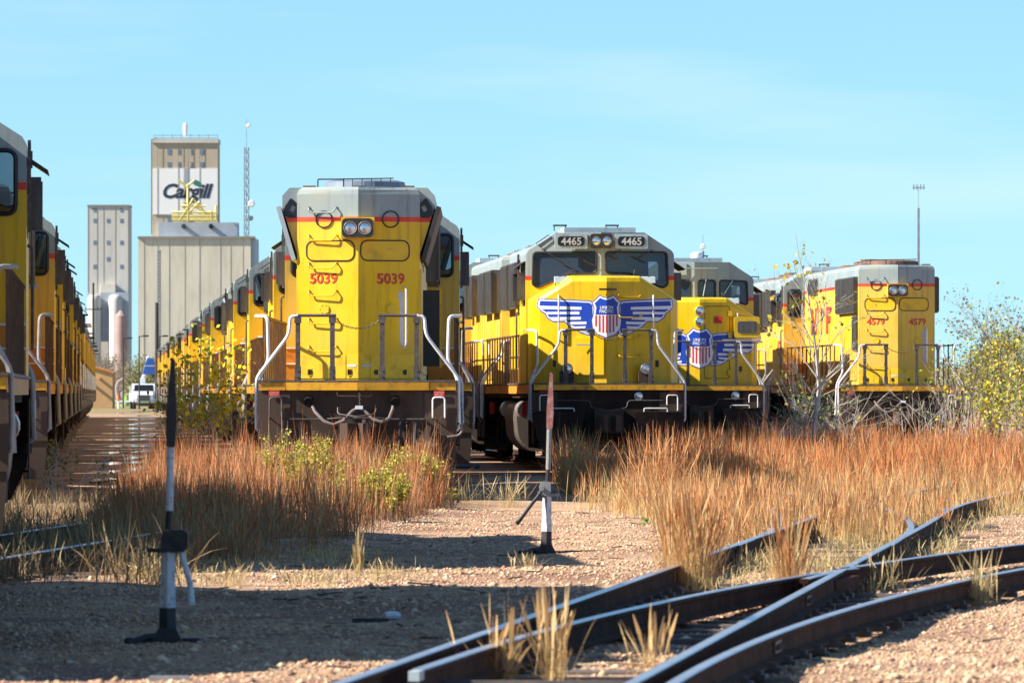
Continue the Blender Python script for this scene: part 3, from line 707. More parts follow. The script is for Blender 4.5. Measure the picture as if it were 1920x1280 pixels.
# ---- nose, in front coordinates (u to the viewer's right, depth from the front beam)
NU = [-1.52, -1.36, -0.98, -0.70, 0.0, 0.70, 0.98, 1.36, 1.52]
def nf(u):
    a = abs(u)
    if a <= 0.98: return 0.72 + 0.27 * a / 0.98
    if a <= 1.36: return 0.99 + 0.14 * (a - 0.98) / 0.38
    return 1.13 + 0.28 * (a - 1.36) / 0.16
def ntop(u):
    a = abs(u)
    return 3.90 if a <= 0.70 else 3.90 - 0.50 * (a - 0.70) / 0.82
def nose_body(root):
    n_ = MB(FT); k = len(NU); rows = []
    D2 = L - CY1 + 0.1
    for fn in (lambda u: (u, nf(u), 1.69), lambda u: (u, nf(u), ntop(u) - 0.12), lambda u: (u, nf(u) + 0.035, ntop(u) - 0.035), lambda u: (u, nf(u) + 0.13, ntop(u)), lambda u: (u, D2, ntop(u) + 0.03)):
        rows.append([fn(u) for u in NU])
    vv = [p for r_ in rows for p in r_]; fs = []
    for j in range(len(rows) - 1):
        fs += [(j * k + i, j * k + i + 1, (j + 1) * k + i + 1, (j + 1) * k + i) for i in range(k - 1)]
    o = len(vv); vv += [(-1.52, D2, 1.69), (1.52, D2, 1.69)]
    fs += [(0, k, 2 * k, 3 * k, 4 * k, o), (k - 1, 2 * k - 1, 3 * k - 1, 4 * k - 1, 5 * k - 1, o + 1)]
    n_.add(vv, fs); n_.build('nose', 'nose_paint', root)
US = (-1.36, -0.98, 0.0, 0.98, 1.36)
def emblem(root, cz, k=1.0):
    """winged shield painted on the nose"""
    def cv(pts): return [((x - 1222) / 395 * k, -(y - 830) / 395 * k + cz) for x, y in pts]
    def layer(name, mat, pts, off, us=US, holes=()):
        return poly_decal(name, mat, pts, lambda u, z: (u, nf(u) - off, z), root, us, FT, holes)
    em = empty('emblem', (0, 0, 0)); em.parent = root
    wing = cv([(652, 700), (900, 708), (1080, 718), (1112, 740), (1112, 1000), (1060, 998), (1005, 982), (955, 945), (905, 925), (870, 884), (770, 886), (722, 852), (706, 818), (664, 790), (640, 755)])
    shield = cv([(1165, 668), (1195, 684), (1222, 690), (1250, 684), (1283, 668), (1315, 702), (1343, 728), (1326, 770), (1332, 820), (1348, 880), (1338, 950), (1300, 995), (1222, 1026), (1145, 995), (1108, 950), (1098, 880), (1114, 820), (1120, 770), (1102, 728), (1132, 702)])
    for s_ in (1, -1):
        def mir(p): return [(x * s_, z) for x, z in p]
        def lay(name, mat, pts, off): poly_decal(name, mat, mir(pts), lambda u, z: (u, nf(u) - off, z), em, US, FT)
        lay('wing_edge', 'emblem_blue', inset(wing, -0.022 * k), 0.003)
        lay('wing', 'emblem_white', wing, 0.006)
        inner = inset(wing, 0.028 * k)
        lay('wing_field', 'emblem_blue', inner, 0.009)
        for a in ([(648, 752), (1010, 764), (1010, 788), (662, 782)], [(700, 806), (992, 804), (992, 828), (712, 826)], [(735, 852), (1004, 848), (1004, 872), (770, 878)],
                  [(872, 892), (1052, 890), (1052, 912), (900, 916)], [(915, 934), (1048, 928), (1040, 946), (950, 948)], [(980, 968), (1062, 958), (1060, 976), (1010, 982)]):
            lay('feather', 'emblem_white', cv(a), 0.012)
    for nm, mt, pt, of in (('shield_edge', 'emblem_blue', inset(shield, -0.018 * k), 0.015), ('shield', 'emblem_white', shield, 0.018)):
        poly_decal(nm, mt, pt, lambda u, z, of=of: (u, nf(u) - of, z), em, US, FT)
    ins = inset(shield, 0.038 * k)
    zc = cz + 0.0
    poly_decal('shield_field', 'emblem_blue', [p for p in ins_order(ins, zc)], lambda u, z: (u, nf(u) - 0.021, z), em, US, FT)
    for i in range(7):
        u0 = (-0.245 + i * 0.0757) * k; u1 = u0 + 0.036 * k
        def low(u): return cz - (0.40 - 0.9 * (u / k) ** 2 - (0.10 if abs(u / k) > 0.2 else 0.0)) * k
        poly_decal('shield_stripe', 'emblem_red', [(u0, low(u0)), (u1, low(u1)), (u1, zc - 0.015 * k), (u0, zc - 0.015 * k)], lambda u, z: (u, nf(u) - 0.021, z), em, US, FT)
    for t, z in (('UNION', cz + 0.155 * k), ('PACIFIC', cz + 0.072 * k)):
        lettering(em, t, 0, z, 0.068 * k, 'emblem_white', lambda u, z, o: (u, nf(u) - 0.024, z), US, FT, 'emblem_text', 0.02, wide=0.95)
def ins_order(ins, zc):
    """upper part of the shield outline, cut at zc"""
    out = []; k = len(ins)
    for i in range(k):
        a, b_ = ins[i], ins[(i + 1) % k]
        if a[1] >= zc: out.append(a)
        if (a[1] - zc) * (b_[1] - zc) < 0:
            t = (zc - a[1]) / (b_[1] - a[1]); out.append((a[0] + t * (b_[0] - a[0]), zc))
    return out
def lamp(root, u, dep, z, r, name, hood_mat='black_iron', tf=FT, house=True):
    if house:
        h = MB(tf); h.tube([(u, dep + 0.16, z), (u, dep + 0.02, z), (u, dep, z)], [r * 1.25, r * 1.35, r * 1.25], 18); h.build(name + '_housing', hood_mat, root, True)
    le = MB(tf); k = 18
    pts = [(u, dep - 0.035, z)] + [(u + r * 0.6 * math.cos(a), dep - 0.028, z + r * 0.6 * math.sin(a)) for a in [2 * math.pi * i / k for i in range(k)]] + [(u + r * math.cos(a), dep - 0.01, z + r * math.sin(a)) for a in [2 * math.pi * i / k for i in range(k)]]
    le.add(pts, [(0, 1 + i, 1 + (i + 1) % k) for i in range(k)] + [(1 + i, 1 + k + i, 1 + k + (i + 1) % k, 1 + (i + 1) % k) for i in range(k)])
    le.build(name, 'lens', root, True)
    rg = MB(tf); rg.tube([(x, dep - 0.015, zz) for x, zz in circ(u, z, r * 1.05, 18)], r * 0.1, 5, True); rg.build('lens_ring', 'silver', root, True)
def number_board(root, u0, u1, z0, z1, dep, number, sign=1):
    b = MB(FT); b.prism_y(rrect(u0, u1, z0, z1, 0.02, 2), dep, dep + 0.09); b.build('number_board', 'pale_grey', root)
    b = MB(FT); b.prism_y(rrect(u0 + 0.06, u1 - 0.06, z0 + 0.055, z1 - 0.055, 0.06, 3), dep - 0.008, dep + 0.01); b.build('board_face', 'board_black', root)
    if number:
        lettering(root, number, (u0 + u1) / 2, (z0 + z1) / 2, (z1 - z0) * 0.52, 'label_grey', lambda u, z, o: (u, dep - 0.008 - o, z), (), FT, bold=0.02)
def front_end(root, nose='classic', number=None, full=True, wh='chipped_white'):
    b = MB(FT); b.box(-1.54, 1.54, 0.04, 0.10, 1.545, 1.652); b.build('end_beam', 'beam_yellow', root)
    p = MB(FT)
    p.wall([(-1.54, 1.54), (-1.54, 0.9), (-0.62, 0.55), (0.62, 0.55), (1.54, 0.9), (1.54, 1.54)], [rrect(-1.40, -1.22, 1.0, 1.34, 0.05), rrect(1.22, 1.40, 1.0, 1.34, 0.05)], lambda u, w, t: (u, 0.12 + t, w), 0.03)
    p.build('pilot_plate', 'under_brown', root)
    for s_ in (-1, 1):
        q = [(s_ * 1.54, 1.09), (s_ * 1.50, 0.60), (s_ * 1.30, 0.18), (s_ * 0.95, 0.10), (s_ * 0.62, 0.45), (s_ * 0.50, 1.09)]
        if s_ > 0: q = q[::-1]
        pl = MB(FT); n_ = len(q)
        def pd(u): return -0.05 - 0.12 * (1.54 - abs(u))
        vv = [(u, pd(u), z) for u, z in q] + [(u, pd(u) + 0.04, z) for u, z in q]
        pl.add(vv, [tuple(range(n_)), tuple(reversed(range(n_, 2 * n_)))] + [(i, i + n_, (i + 1) % n_ + n_, (i + 1) % n_) for i in range(n_)])
        pl.box(min(s_ * 1.5, s_ * 0.55), max(s_ * 1.5, s_ * 0.55), -0.1, 0.14, 1.085, 1.10)
        pl.build('snow_plow', 'under_brown', root)
        g = MB(FT); g.tube(bend([(s_ * 0.72, -0.08, 1.09), (s_ * 0.72, -0.08, 1.17), (s_ * 1.2, -0.08, 1.17), (s_ * 1.2, -0.08, 1.09)], 0.03), 0.012, 6); g.build('plow_grab', 'white_paint', root, True)
        g = MB(FT); g.tube(bend([(s_ * 1.42, 0.10, 1.12), (s_ * 1.42, 0.04, 1.12), (s_ * 1.42, 0.04, 1.44), (s_ * 1.20, 0.04, 1.44), (s_ * 1.20, 0.04, 1.24)], 0.05), 0.014, 6); g.build('grab_iron', 'white_paint', root, True)
        step_corner(root, FT, s_)
        s2 = MB(FT); s2.box(s_ * 1.34 - 0.08, s_ * 1.34 + 0.08, 0.105, 0.118, 1.43, 1.52); s2.build('warning_sign', 'red_paint', root)
    c = MB(FT); c.box(-0.16, 0.16, -0.35, 0.5, 0.72, 1.0); c.prism_z([(-0.17, -0.35), (-0.26, -0.62), (-0.14, -0.75), (0.02, -0.62), (0.10, -0.78), (0.22, -0.70), (0.2, -0.35)], 0.70, 1.02)
    c.box(-0.3, 0.3, -0.05, 0.12, 0.66, 1.14); c.build('coupler', 'pilot_brown', root)
    h = MB(FT); h.tube(bend([(-1.1, 0.04, 1.33), (-0.4, 0.04, 1.33), (-0.36, -0.05, 1.18), (0, -0.2, 1.12), (0.36, -0.05, 1.18), (0.4, 0.04, 1.33), (1.1, 0.04, 1.33)], 0.06), 0.011, 6); h.build('uncoupling_lever', 'post_dark', root)
    nose_body(root)
    end_rails(root, FT, inner=0.34, outer=0.88, white=wh, zt=2.78)
    for s_ in (-1, 1):     # number tags of the deck doors, hand holds
        lt = MB(FT); u = s_ * 1.06; lt.wall(rrect(u - 0.06, u + 0.06, 2.0, 2.18, 0.015, 2), [rrect(u - 0.04, u + 0.04, 2.02, 2.16, 0.01, 2)], lambda q, w, t: (q, nf(u) - 0.02 + t, w), 0.02); lt.build('latch_frame', 'yellow', root)
        lt = MB(FT); lt.box(u - 0.045, u + 0.045, nf(u) - 0.012, nf(u), 2.02, 2.16); lt.build('latch', 'black_iron', root)
        g = MB(FT); u = s_ * 0.98; g.tube(bend([(u, nf(u), 3.5), (u, nf(u) - 0.10, 3.48), (u, nf(u) - 0.10, 2.62), (u, nf(u), 2.58)], 0.05), 0.017, 8); g.build('grab_bar', 'white_paint' if s_ > 0 else 'chipped_white', root, True)
        g = MB(FT); g.tube(bend([(s_ * 1.02, 1.35, ntop(1.02)), (s_ * 1.0, 1.35, ntop(1.0) + 0.14), (s_ * 0.62, 1.3, 4.04), (s_ * 0.60, 1.3, 3.9)], 0.04), 0.012, 6); g.build('nose_handrail', 'black_iron', root)
        bx_ = MB(FT); bx_.prism_x([(1.15, ntop(0.9) - 0.02), (1.5, ntop(0.9) - 0.02), (1.5, ntop(0.9) + 0.12), (1.2, ntop(0.9) + 0.10)], s_ * 0.9 - 0.14, s_ * 0.9 + 0.14); bx_.build('nose_vent', 'pale_grey', root)
    if nose == 'classic':
        for s_, (a, b_) in ((-1, (-1.03, -0.33)), (1, (0.33, 1.03))):
            number_board(root, -0.97 if s_ < 0 else 0.29, -0.29 if s_ < 0 else 0.97, 4.49, 4.80, L - CY1 - 0.24, number)
        bz = MB(FT); bz.wall(rrect(-0.235, 0.235, 4.50, 4.80, 0.06), [circ(-0.11, 4.65, 0.096), circ(0.11, 4.65, 0.096)], lambda u, w, t: (u, L - CY1 - 0.36 + t, w), 0.16); bz.build('headlight_bezel', 'black_iron', root)
        for u in (-0.11, 0.11): lamp(root, u, L - CY1 - 0.33, 4.65, 0.09, 'headlight', house=False)
        for u in (-0.82, 0.80): lamp(root, u, nf(u) - 0.32, 1.98, 0.09, 'ditch_light')
        for u in (-0.82, 0.80):
            s2 = MB(FT); s2.bbox(u - 0.14, u + 0.14, nf(u) - 0.30, nf(u) - 0.02, 1.69, 1.95, 0.03); s2.build('ditch_light_mount', 'pilot_brown', root)
        lamp(root, 0.62, 0.10, 1.42, 0.085, 'signal_lamp', 'under_brown')
        dr = MB(FT); dr.wall([(-0.66, 1.86), (-0.06, 1.86), (-0.06, 2.62), (-0.66, 2.62)], [], lambda u, w, t: (u, nf(u) - 0.05 + t, w), 0.05); dr.build('nose_door_panel', 'nose_paint', root)
        for z in (3.46, 3.04, 2.62, 2.22):
            g = MB(FT); a, b_ = 0.25, 0.72
            g.tube(bend([(a, nf(a), z + 0.05), (a + 0.01, nf(a) - 0.07, z + 0.04), (a + 0.05, nf(a) - 0.08, z), (b_ - 0.05, nf(b_) - 0.08, z), (b_ - 0.01, nf(b_) - 0.07, z + 0.04), (b_, nf(b_), z + 0.05)], 0.03), 0.014, 6)
            g.cyl((a, nf(a) - 0.02, z + 0.05), (a, nf(a), z + 0.05), 0.035, 8); g.cyl((b_, nf(b_) - 0.02, z + 0.05), (b_, nf(b_), z + 0.05), 0.035, 8); g.build('grab_iron', 'yellow', root, True)
        for u in (-0.06, 0.10):
            g = MB(FT); g.box(u - 0.1, u + 0.1, nf(0) - 0.16, nf(0) - 0.02, 3.60, 3.64); g.build('nose_latch', 'black_iron', root)
        lb = MB(FT); lb.box(-0.62, -0.32, nf(0.32) - 0.07, nf(0.32) - 0.06, 2.46, 2.49); lb.build('notice', 'label_grey', root)
        emblem(root, 3.10, 0.95)
        for a, b_ in (((-1.22, 4.48), (-0.80, 4.22)), ((-0.60, 4.47), (-0.28, 4.20)), ((0.42, 4.47), (0.20, 4.34)), ((1.10, 4.47), (0.78, 4.28))):
            w = MB(FT); w.cyl((a[0], cfr(a[0]) - 0.03, a[1]), (b_[0], cfr(b_[0]) - 0.07, b_[1]), 0.009, 5)
            w.cyl((b_[0] - 0.12, cfr(b_[0] - .12) - 0.05, b_[1] + 0.05), (b_[0] + 0.16, cfr(b_[0] + .16) - 0.05, b_[1] - 0.07), 0.012, 5); w.build('wiper', 'black_iron', root)
        sb = MB(FT); sb.tube([(x, cfr(x) - 0.03, z) for x, z in [(-1.25, 4.52), (-1.02, 4.70), (-1.08, 4.78), (-1.35, 4.60)]], 0.012, 5, True); sb.build('roof_handrail', 'black_iron', root)
    else:
        for z in (3.56, 3.29): lamp(root, 0.0, nf(0) - 0.05, z, 0.1, 'headlight', 'yellow')
        for s_ in (-1, 1):
            b = MB(FT); u0, u1 = sorted((s_ * 0.88, s_ * 1.53)); b.prism_y(rrect(u0, u1, 2.88, 3.42, 0.06, 3), nf(0.9) - 0.20, 1.5); b.build('number_box', 'yellow', root)
            b = MB(FT); u0, u1 = sorted((s_ * 0.97, s_ * 1.46)); b.prism_y(rrect(u0, u1, 3.0, 3.30, 0.05, 3), nf(0.9) - 0.212, nf(0.9) - 0.19); b.build('board_face', 'grille', root)
        dr = MB(FT); dr.tube([(u, nf(u) - 0.001, z) for u, z in rrect(0.13, 0.78, 1.85, 3.68, 0.05, 3)], 0.008, 4, True); dr.build('door_seal', 'black_rubber', root)
        for z in (3.5, 2.95, 2.45, 2.0):
            g = MB(FT); g.box(0.74, 0.84, nf(0.8) - 0.08, nf(0.8) - 0.01, z - 0.07, z + 0.07); g.build('hinge', 'yellow', root)
        for u in (-0.86, 0.86): lamp(root, u, 0.10, 1.42, 0.1, 'ditch_light')
        s2 = MB(FT); s2.box(0.38, 0.58, nf(0.5) - 0.062, nf(0.5) - 0.052, 3.25, 3.42); s2.build('notice', 'red_paint', root)
        emblem(root, 2.66, 1.1)
        g = MB(FT); g.tube([(-0.5, L - CY1 - 0.27, 4.66), (0.6, L - CY1 - 0.27, 4.66)], 0.015, 5); g.build('roof_handrail', 'grey_paint', root)
        b = MB(FT); b.box(-0.75, -0.2, L - CY1 - 0.22, L - CY1 + 0.0, 4.50, 4.80); b.build('roof_panel', 'pale_grey', root)
        for a, b_ in (((1.0, 4.36), (0.75, 3.98)), ((0.30, 4.38), (0.22, 3.96))):
            w = MB(FT); w.cyl((a[0], cfr(a[0]) - 0.03, a[1]), (b_[0], cfr(b_[0]) - 0.07, b_[1]), 0.012, 5); w.build('wiper', 'pale_grey', root)

def build_loco(label, flared=True, nose='classic', number=None, detail=2, worn=False, group=None):
    """detail 2: everything; 1: rows in the middle distance; 0: far"""
    root = empty('locomotive', (0, 0, 0), 0, label, 'locomotive', group)
    underside(root, detail > 0)
    if detail >= 1:
        rear_end(root, detail > 1); hood(root, flared, worn, True, detail > 1, number == '4579'); hood_end_details(root, number if detail > 1 else None, flared, detail > 1)
        end_rails(root, None, white='white_paint' if detail > 1 else 'dull_white'); cab(root, nose); front_end(root, nose, number if detail > 1 else None, wh='chipped_white' if detail > 1 else 'dull_white')
        side_rails(root, 2.0, 15.4, 13)
    return root
THETA = math.atan(0.053)
def place(root, x, d, away=True, th=THETA):
    """near end beam centre at (x, d)"""
    if away:
        root.location = (x, d, 0); root.rotation_euler = (0, 0, th)
    else:
        root.location = (x - math.sin(th) * L, d + math.cos(th) * L, 0); root.rotation_euler = (0, 0, th + math.pi)
# ---------------------------------------------------------------- ground
def ground_mat():
    m, n, l, b = nt('ballast')
    tc = n.new('ShaderNodeTexCoord'); v = tc.outputs['Object']
    big = noise(n, l, 0.35, v, 5, 0.6); mid = noise(n, l, 2.6, v, 6, 0.7); fine = noise(n, l, 16.0, v, 5, 0.75)
    vo = n.new('ShaderNodeTexVoronoi'); vo.inputs['Scale'].default_value = 28; l.new(v, vo.inputs['Vector'])
    r = ramp(n, [(0.22, (0.17, 0.085, 0.055)), (0.42, (0.37, 0.215, 0.135)), (0.58, (0.52, 0.36, 0.225)), (0.75, (0.68, 0.52, 0.34))])
    ad = n.new('ShaderNodeMath'); ad.operation = 'ADD'; l.new(mid.outputs[0], ad.inputs[0]); l.new(fine.outputs[0], ad.inputs[1])
    hv = n.new('ShaderNodeMath'); hv.operation = 'MULTIPLY'; l.new(ad.outputs[0], hv.inputs[0]); hv.inputs[1].default_value = 0.52
    l.new(hv.outputs[0], r.inputs[0])
    c2 = mixc(n, l, 0.35, r.outputs[0], vo.outputs['Color'], 'SOFT_LIGHT')
    rb = ramp(n, [(0.42, (0, 0, 0)), (0.60, (0.75,) * 3)]); l.new(big.outputs[0], rb.inputs[0])
    c3 = mixc(n, l, rb.outputs[0], c2, (0.20, 0.105, 0.078))
    # beyond the yard: dry grass land
    sp = n.new('ShaderNodeSeparateXYZ'); l.new(v, sp.inputs[0])
    mr = n.new('ShaderNodeMapRange'); l.new(sp.outputs[1], mr.inputs[0]); mr.inputs[1].default_value = 560; mr.inputs[2].default_value = 640
    c4 = mixc(n, l, mr.outputs[0], c3, (0.25, 0.20, 0.10))
    l.new(c4, b.inputs['Base Color']); b.inputs['Roughness'].default_value = 0.95; b.inputs['Specular IOR Level'].default_value = 0.1
    bp = n.new('ShaderNodeBump'); bp.inputs['Strength'].default_value = 0.9; bp.inputs['Distance'].default_value = 0.05
    l.new(hv.outputs[0], bp.inputs['Height']); l.new(bp.outputs[0], b.inputs['Normal'])
    MATS['ballast'] = m
ground_mat()
def gh(x, y):            # gentle undulation of the yard surface
    return GZ + 0.035 * math.sin(x * 0.9 + y * 0.23) * math.cos(y * 0.31 - x * 0.4) + 0.02 * math.sin(x * 2.3 + 1.0) * math.sin(y * 0.9)
xs = list(np.arange(-14, 16.01, 0.5)); ys = list(np.arange(36, 150.01, 1.0))
xs = [-6000, -1500, -400, -120, -40] + xs + [40, 120, 400, 1500, 6000]
ys = [-300, -60, 0, 20] + ys + [160, 175, 200, 240, 300, 400, 560, 800, 1300, 2500, 6000, 20000]
gm = MB(); nx = len(xs)
gm.add([(x, y, gh(x, y) if (abs(x) < 20 and 30 < y < 155) else GZ) for y in ys for x in xs],
       [(j * nx + i, j * nx + i + 1, (j + 1) * nx + i + 1, (j + 1) * nx + i) for j in range(len(ys) - 1) for i in range(nx - 1)])
g = gm.build('ground', 'ballast'); tag(g, 'pinkish brown gravel yard ground', kind='structure')
g.data.polygons.foreach_set('use_smooth', [True] * len(g.data.polygons))

# ---------------------------------------------------------------- locomotives in place
A = build_loco('yellow locomotive, tall V-shaped hood end numbered 5039 with flared radiators, nearest the camera', True, 'classic', '5039')
place(A, -2.42, 118.7, True, 0.004)
od = MB(); od.box(0.98, 1.26, 5.0, 5.03, 1.92, 3.16); od.build('open_door', 'board_black', A)
od = MB(); od.box(1.262, 1.30, 4.99, 5.04, 1.90, 3.18); od.build('door_edge', 'yellow', A)
Bq = build_loco('yellow locomotive showing its winged-shield nose and number boards 4465', False, 'classic', '4465')
place(Bq, 1.99, 156.0, False)
Cq = build_loco('yellow locomotive with stacked nose headlights and dark grey cab, half hidden behind its neighbour', False, 'lowlight', None)
place(Cq, 4.80, 192.0, False)
Dq = build_loco('yellow locomotive numbered 4579 behind the bare sapling, rusty roof fan', False, 'classic', '4579', worn=False)
place(Dq, 9.86, 192.0, True)
# lettering on the left flank of 4579, and its cab number
def flank(u, z, o): return (-HW - 0.024 - o, u, z)
for ch, y, w in (('N', 13.4, 2.7), ('I', 11.2, 1.6), ('F', 9.2, 3.0)):
    lettering(Dq, ch, -y, 3.42, 0.68, 'number_red', lambda u, z, o: (-HW - 0.024 - o, -u, z), name='flank_letter', outline='number_dark', bold=0.045, wide=w)
lettering(Dq, '4579', -17.6, 2.7, 0.42, 'number_red', lambda u, z, o: (-1.552 - o, -u, z), name='cab_number', bold=0.02, wide=1.2)

# rows of stored locomotives: one detailed and one plain pattern of each kind, copied
def far_loco():
    root = empty('locomotive', (0, 0, 0)); 
    f = MB(); f.box(-1.5, 1.5, 0.1, L - 0.1, 1.40, 1.69); f.build('frame', 'under_brown', root)
    h = MB(); h.prism_y(roundpoly([(-HW, 1.69), (HW, 1.69), (HW, 4.70), (-HW, 4.70)], 0.1, 2), 1.2, CY0); h.build('hood', 'hood_paint', root)
    for s_ in (-1, 1):
        w = MB(); pr = [(s_ * 0.93, 3.55), (s_ * 1.22, 4.42), (s_ * 1.22, 4.60), (s_ * 1.09, 4.72), (s_ * 0.85, 4.72)]
        w.prism_y(pr if s_ > 0 else pr[::-1], 1.3, 7.0); w.build('radiator_wing', 'hood_paint', root)
        r = MB(); r.box(s_ * 1.52 - 0.02, s_ * 1.52 + 0.02, 1.2, 15.6, 2.68, 2.72)
        for i in range(9): r.box(s_ * 1.52 - 0.02, s_ * 1.52 + 0.02, 1.2 + i * 1.8, 1.27 + i * 1.8, 1.69, 2.68)
        r.build('side_railing', 'rail_post_brown', root)
        for y in (0.3, L - 0.3):
            r = MB(); r.cyl((s_ * 1.58, y, 0.9), (s_ * 1.58, y, 2.5), 0.02, 6); r.build('handrail', 'dull_white', root)
        a = MB(); x0, x1 = sorted((s_ * 1.55, s_ * 1.80)); a.box(x0, x1, CY0 + 0.4, CY1 - 0.4, 4.08, 4.13); a.build('sun_awning', 'black_iron', root)
        a = MB(); x0, x1 = sorted((s_ * 1.04, s_ * 1.43)); a.box(x0, x1, CY0 - 0.02, CY0, 3.56, 4.30); a.build('cab_window', 'board_black', root)
    c = MB(); c.prism_y(PROF, CY0, CY1); c.build('cab', 'cab_paint', root)
    n_ = MB(); n_.prism_y(roundpoly([(-1.5, 1.69), (1.5, 1.69), (1.5, 3.45), (0.7, 3.9), (-0.7, 3.9), (-1.5, 3.45)], 0.1, 2), CY1, L - 0.9); n_.build('nose', 'nose_paint', root)
    t = MB(); t.prism_y(roundpoly([(-1.40, 0.50), (-1.15, 0.22), (1.15, 0.22), (1.40, 0.50), (1.45, 1.0), (1.38, 1.30), (-1.38, 1.30), (-1.45, 1.0)], 0.14), 8.2, 13.2); t.build('fuel_tank', 'tank', root)
    t = MB()
    for yc in (4.3, L - 4.3): t.box(-1.25, 1.25, yc - 2.6, yc + 2.6, 0.25, 1.1)
    t.build('truck', 'truck_black', root)
    return root
ORD = ['first', 'second', 'third', 'fourth', 'fifth', 'sixth', 'seventh', 'eighth', 'ninth', 'tenth', 'eleventh', 'twelfth', 'thirteenth', 'fourteenth', 'fifteenth', 'sixteenth', 'seventeenth', 'eighteenth', 'nineteenth', 'twentieth', 'twenty-first']
mid_f = build_loco('x', True, 'classic', None, 1); mid_s = build_loco('x', False, 'classic', None, 1, True)
far = far_loco()
used = set()
def put(proto, x, d, away, label, group, th=THETA):
    if proto not in used: used.add(proto); o = proto
    else: o = copy_tree(proto)
    place(o, x, d, away, th); tag(o, label, 'locomotive', group)
    return o
SL = 0.053
LX = lambda d: -7.18 - SL * (d - 88.0)          # axis of the row on the left
RX = lambda d: -3.45 - SL * (d - 157.0)         # axis of the row behind 5039
put(mid_s, LX(46.0) - 0.45, 46.0, False, 'stored locomotive left of the frame that shades the foreground gravel', 'locomotives in the left row')
pat = [1, 0, 1, 1, 0, 1, 1, 1, 0, 1, 0, 1, 1, 0, 1, 1, 0, 1, 0, 1]
for i, aw in enumerate(pat):
    if i == 1: continue            # an empty berth: the sun reaches the grass through it
    d = 71.6 + 22.6 * i
    pr = (mid_s, mid_f)[i % 2] if i < 8 else far
    put(pr, LX(d), d, bool(aw), f'yellow stored locomotive, {ORD[i - (i > 1)]} of the left row counting from the camera', 'locomotives in the left row')
pat = [1, 1, 1, 0, 1, 1, 0, 1, 1, 0, 1, 1, 0, 1, 1, 0, 1]
for i, aw in enumerate(pat):
    d = 141.6 + 22.6 * i
    pr = (mid_f, mid_s)[i % 2] if i < 6 else far
    x = RX(d) + (0.35 if i == 0 else 0)
    put(pr, x, d, bool(aw), f'yellow stored locomotive, {ORD[i]} of the row behind number 5039', 'locomotives in the row behind 5039', THETA + (0.016 if i == 0 else 0))
for k, (x0, d0) in enumerate(((1.99, 156.0), (4.66, 192.0), (9.86, 192.0))):
    for j in (1,):
        d = d0 + 22.6 * j
        put((mid_s, mid_s, mid_s)[k], x0 - SL * 22.6 * j, d, (True, False, True)[k], ('stored locomotive coupled behind the one with the whole winged shield', 'stored locomotive coupled behind the one with stacked nose headlights', 'stored locomotive coupled behind the one the bare sapling hides')[k], 'locomotives coupled behind the front ones')
# ---------------------------------------------------------------- tracks
simple('rail_rust', (0.060, 0.030, 0.020), 0.85, var=0.4, scale=2.5, dirt=(0.13, 0.070, 0.042), dirtamt=0.6, spec=0.08)
simple('rail_head', (0.72, 0.66, 0.62), 0.30, metal=0.9, var=0.15, scale=1.5, dirt=(0.26, 0.15, 0.10), dirtamt=0.5)
simple('tie_wood', (0.13, 0.10, 0.085), 0.9, var=0.4, scale=3, dirt=(0.25, 0.20, 0.16), dirtamt=0.5, bump=0.4)
simple('steel_dull', (0.09, 0.075, 0.068), 0.6, metal=0.3, var=0.3, scale=5, dirt=(0.22, 0.13, 0.08), dirtamt=0.5)
RAILP = [(-0.07, -0.175), (0.07, -0.175), (0.07, -0.16), (0.012, -0.135), (0.010, -0.045), (0.037, -0.032), (0.037, -0.006), (0.030, 0.0), (-0.030, 0.0), (-0.037, -0.006), (-0.037, -0.032), (-0.010, -0.045), (-0.012, -0.135), (-0.07, -0.16)]
def smooth_path(pts, step=1.0):
    pts = [Vector((p[0], p[1], 0)) for p in pts]; out = []
    for i in range(len(pts) - 1):
        p0 = pts[max(i - 1, 0)]; p1 = pts[i]; p2 = pts[i + 1]; p3 = pts[min(i + 2, len(pts) - 1)]
        n_ = max(1, int((p2 - p1).length / step))
        for j in range(n_):
            t = j / n_
            out.append(0.5 * ((2 * p1) + (p2 - p0) * t + (2 * p0 - 5 * p1 + 4 * p2 - p3) * t * t + (3 * p1 - p0 - 3 * p2 + p3) * t ** 3))
    out.append(pts[-1]); return out
def rail(path, parent, z=0.0, name='rail'):
    """path: list of Vector (x,y)"""
    mb = MB(); k = len(RAILP); vv = []; n_ = len(path)
    for i, p in enumerate(path):
        t = (path[min(i + 1, n_ - 1)] - path[max(i - 1, 0)]).normalized(); s_ = Vector((t.y, -t.x, 0))
        for a, h in RAILP: vv.append(p + s_ * a + Vector((0, 0, h + z)))
    for i in range(n_ - 1):
        for j in range(k):
            mb.cm = 0
            j2 = (j + 1) % k
            if j in (6, 7, 8): mb.cm = 1
            mb.f.append([i * k + j, i * k + j2, (i + 1) * k + j2, (i + 1) * k + j]); mb.m.append(mb.cm)
    mb.f.append(list(range(k))); mb.m.append(0); mb.f.append(list(range((n_ - 1) * k, n_ * k))); mb.m.append(0)
    mb.v = vv
    return mb.build(name, ['rail_rust', 'rail_head'], parent)
def offset(path, d):
    out = []
    for i, p in enumerate(path):
        t = (path[min(i + 1, len(path) - 1)] - path[max(i - 1, 0)]).normalized(); out.append(p + Vector((t.y, -t.x, 0)) * d)
    return out
TIE = None
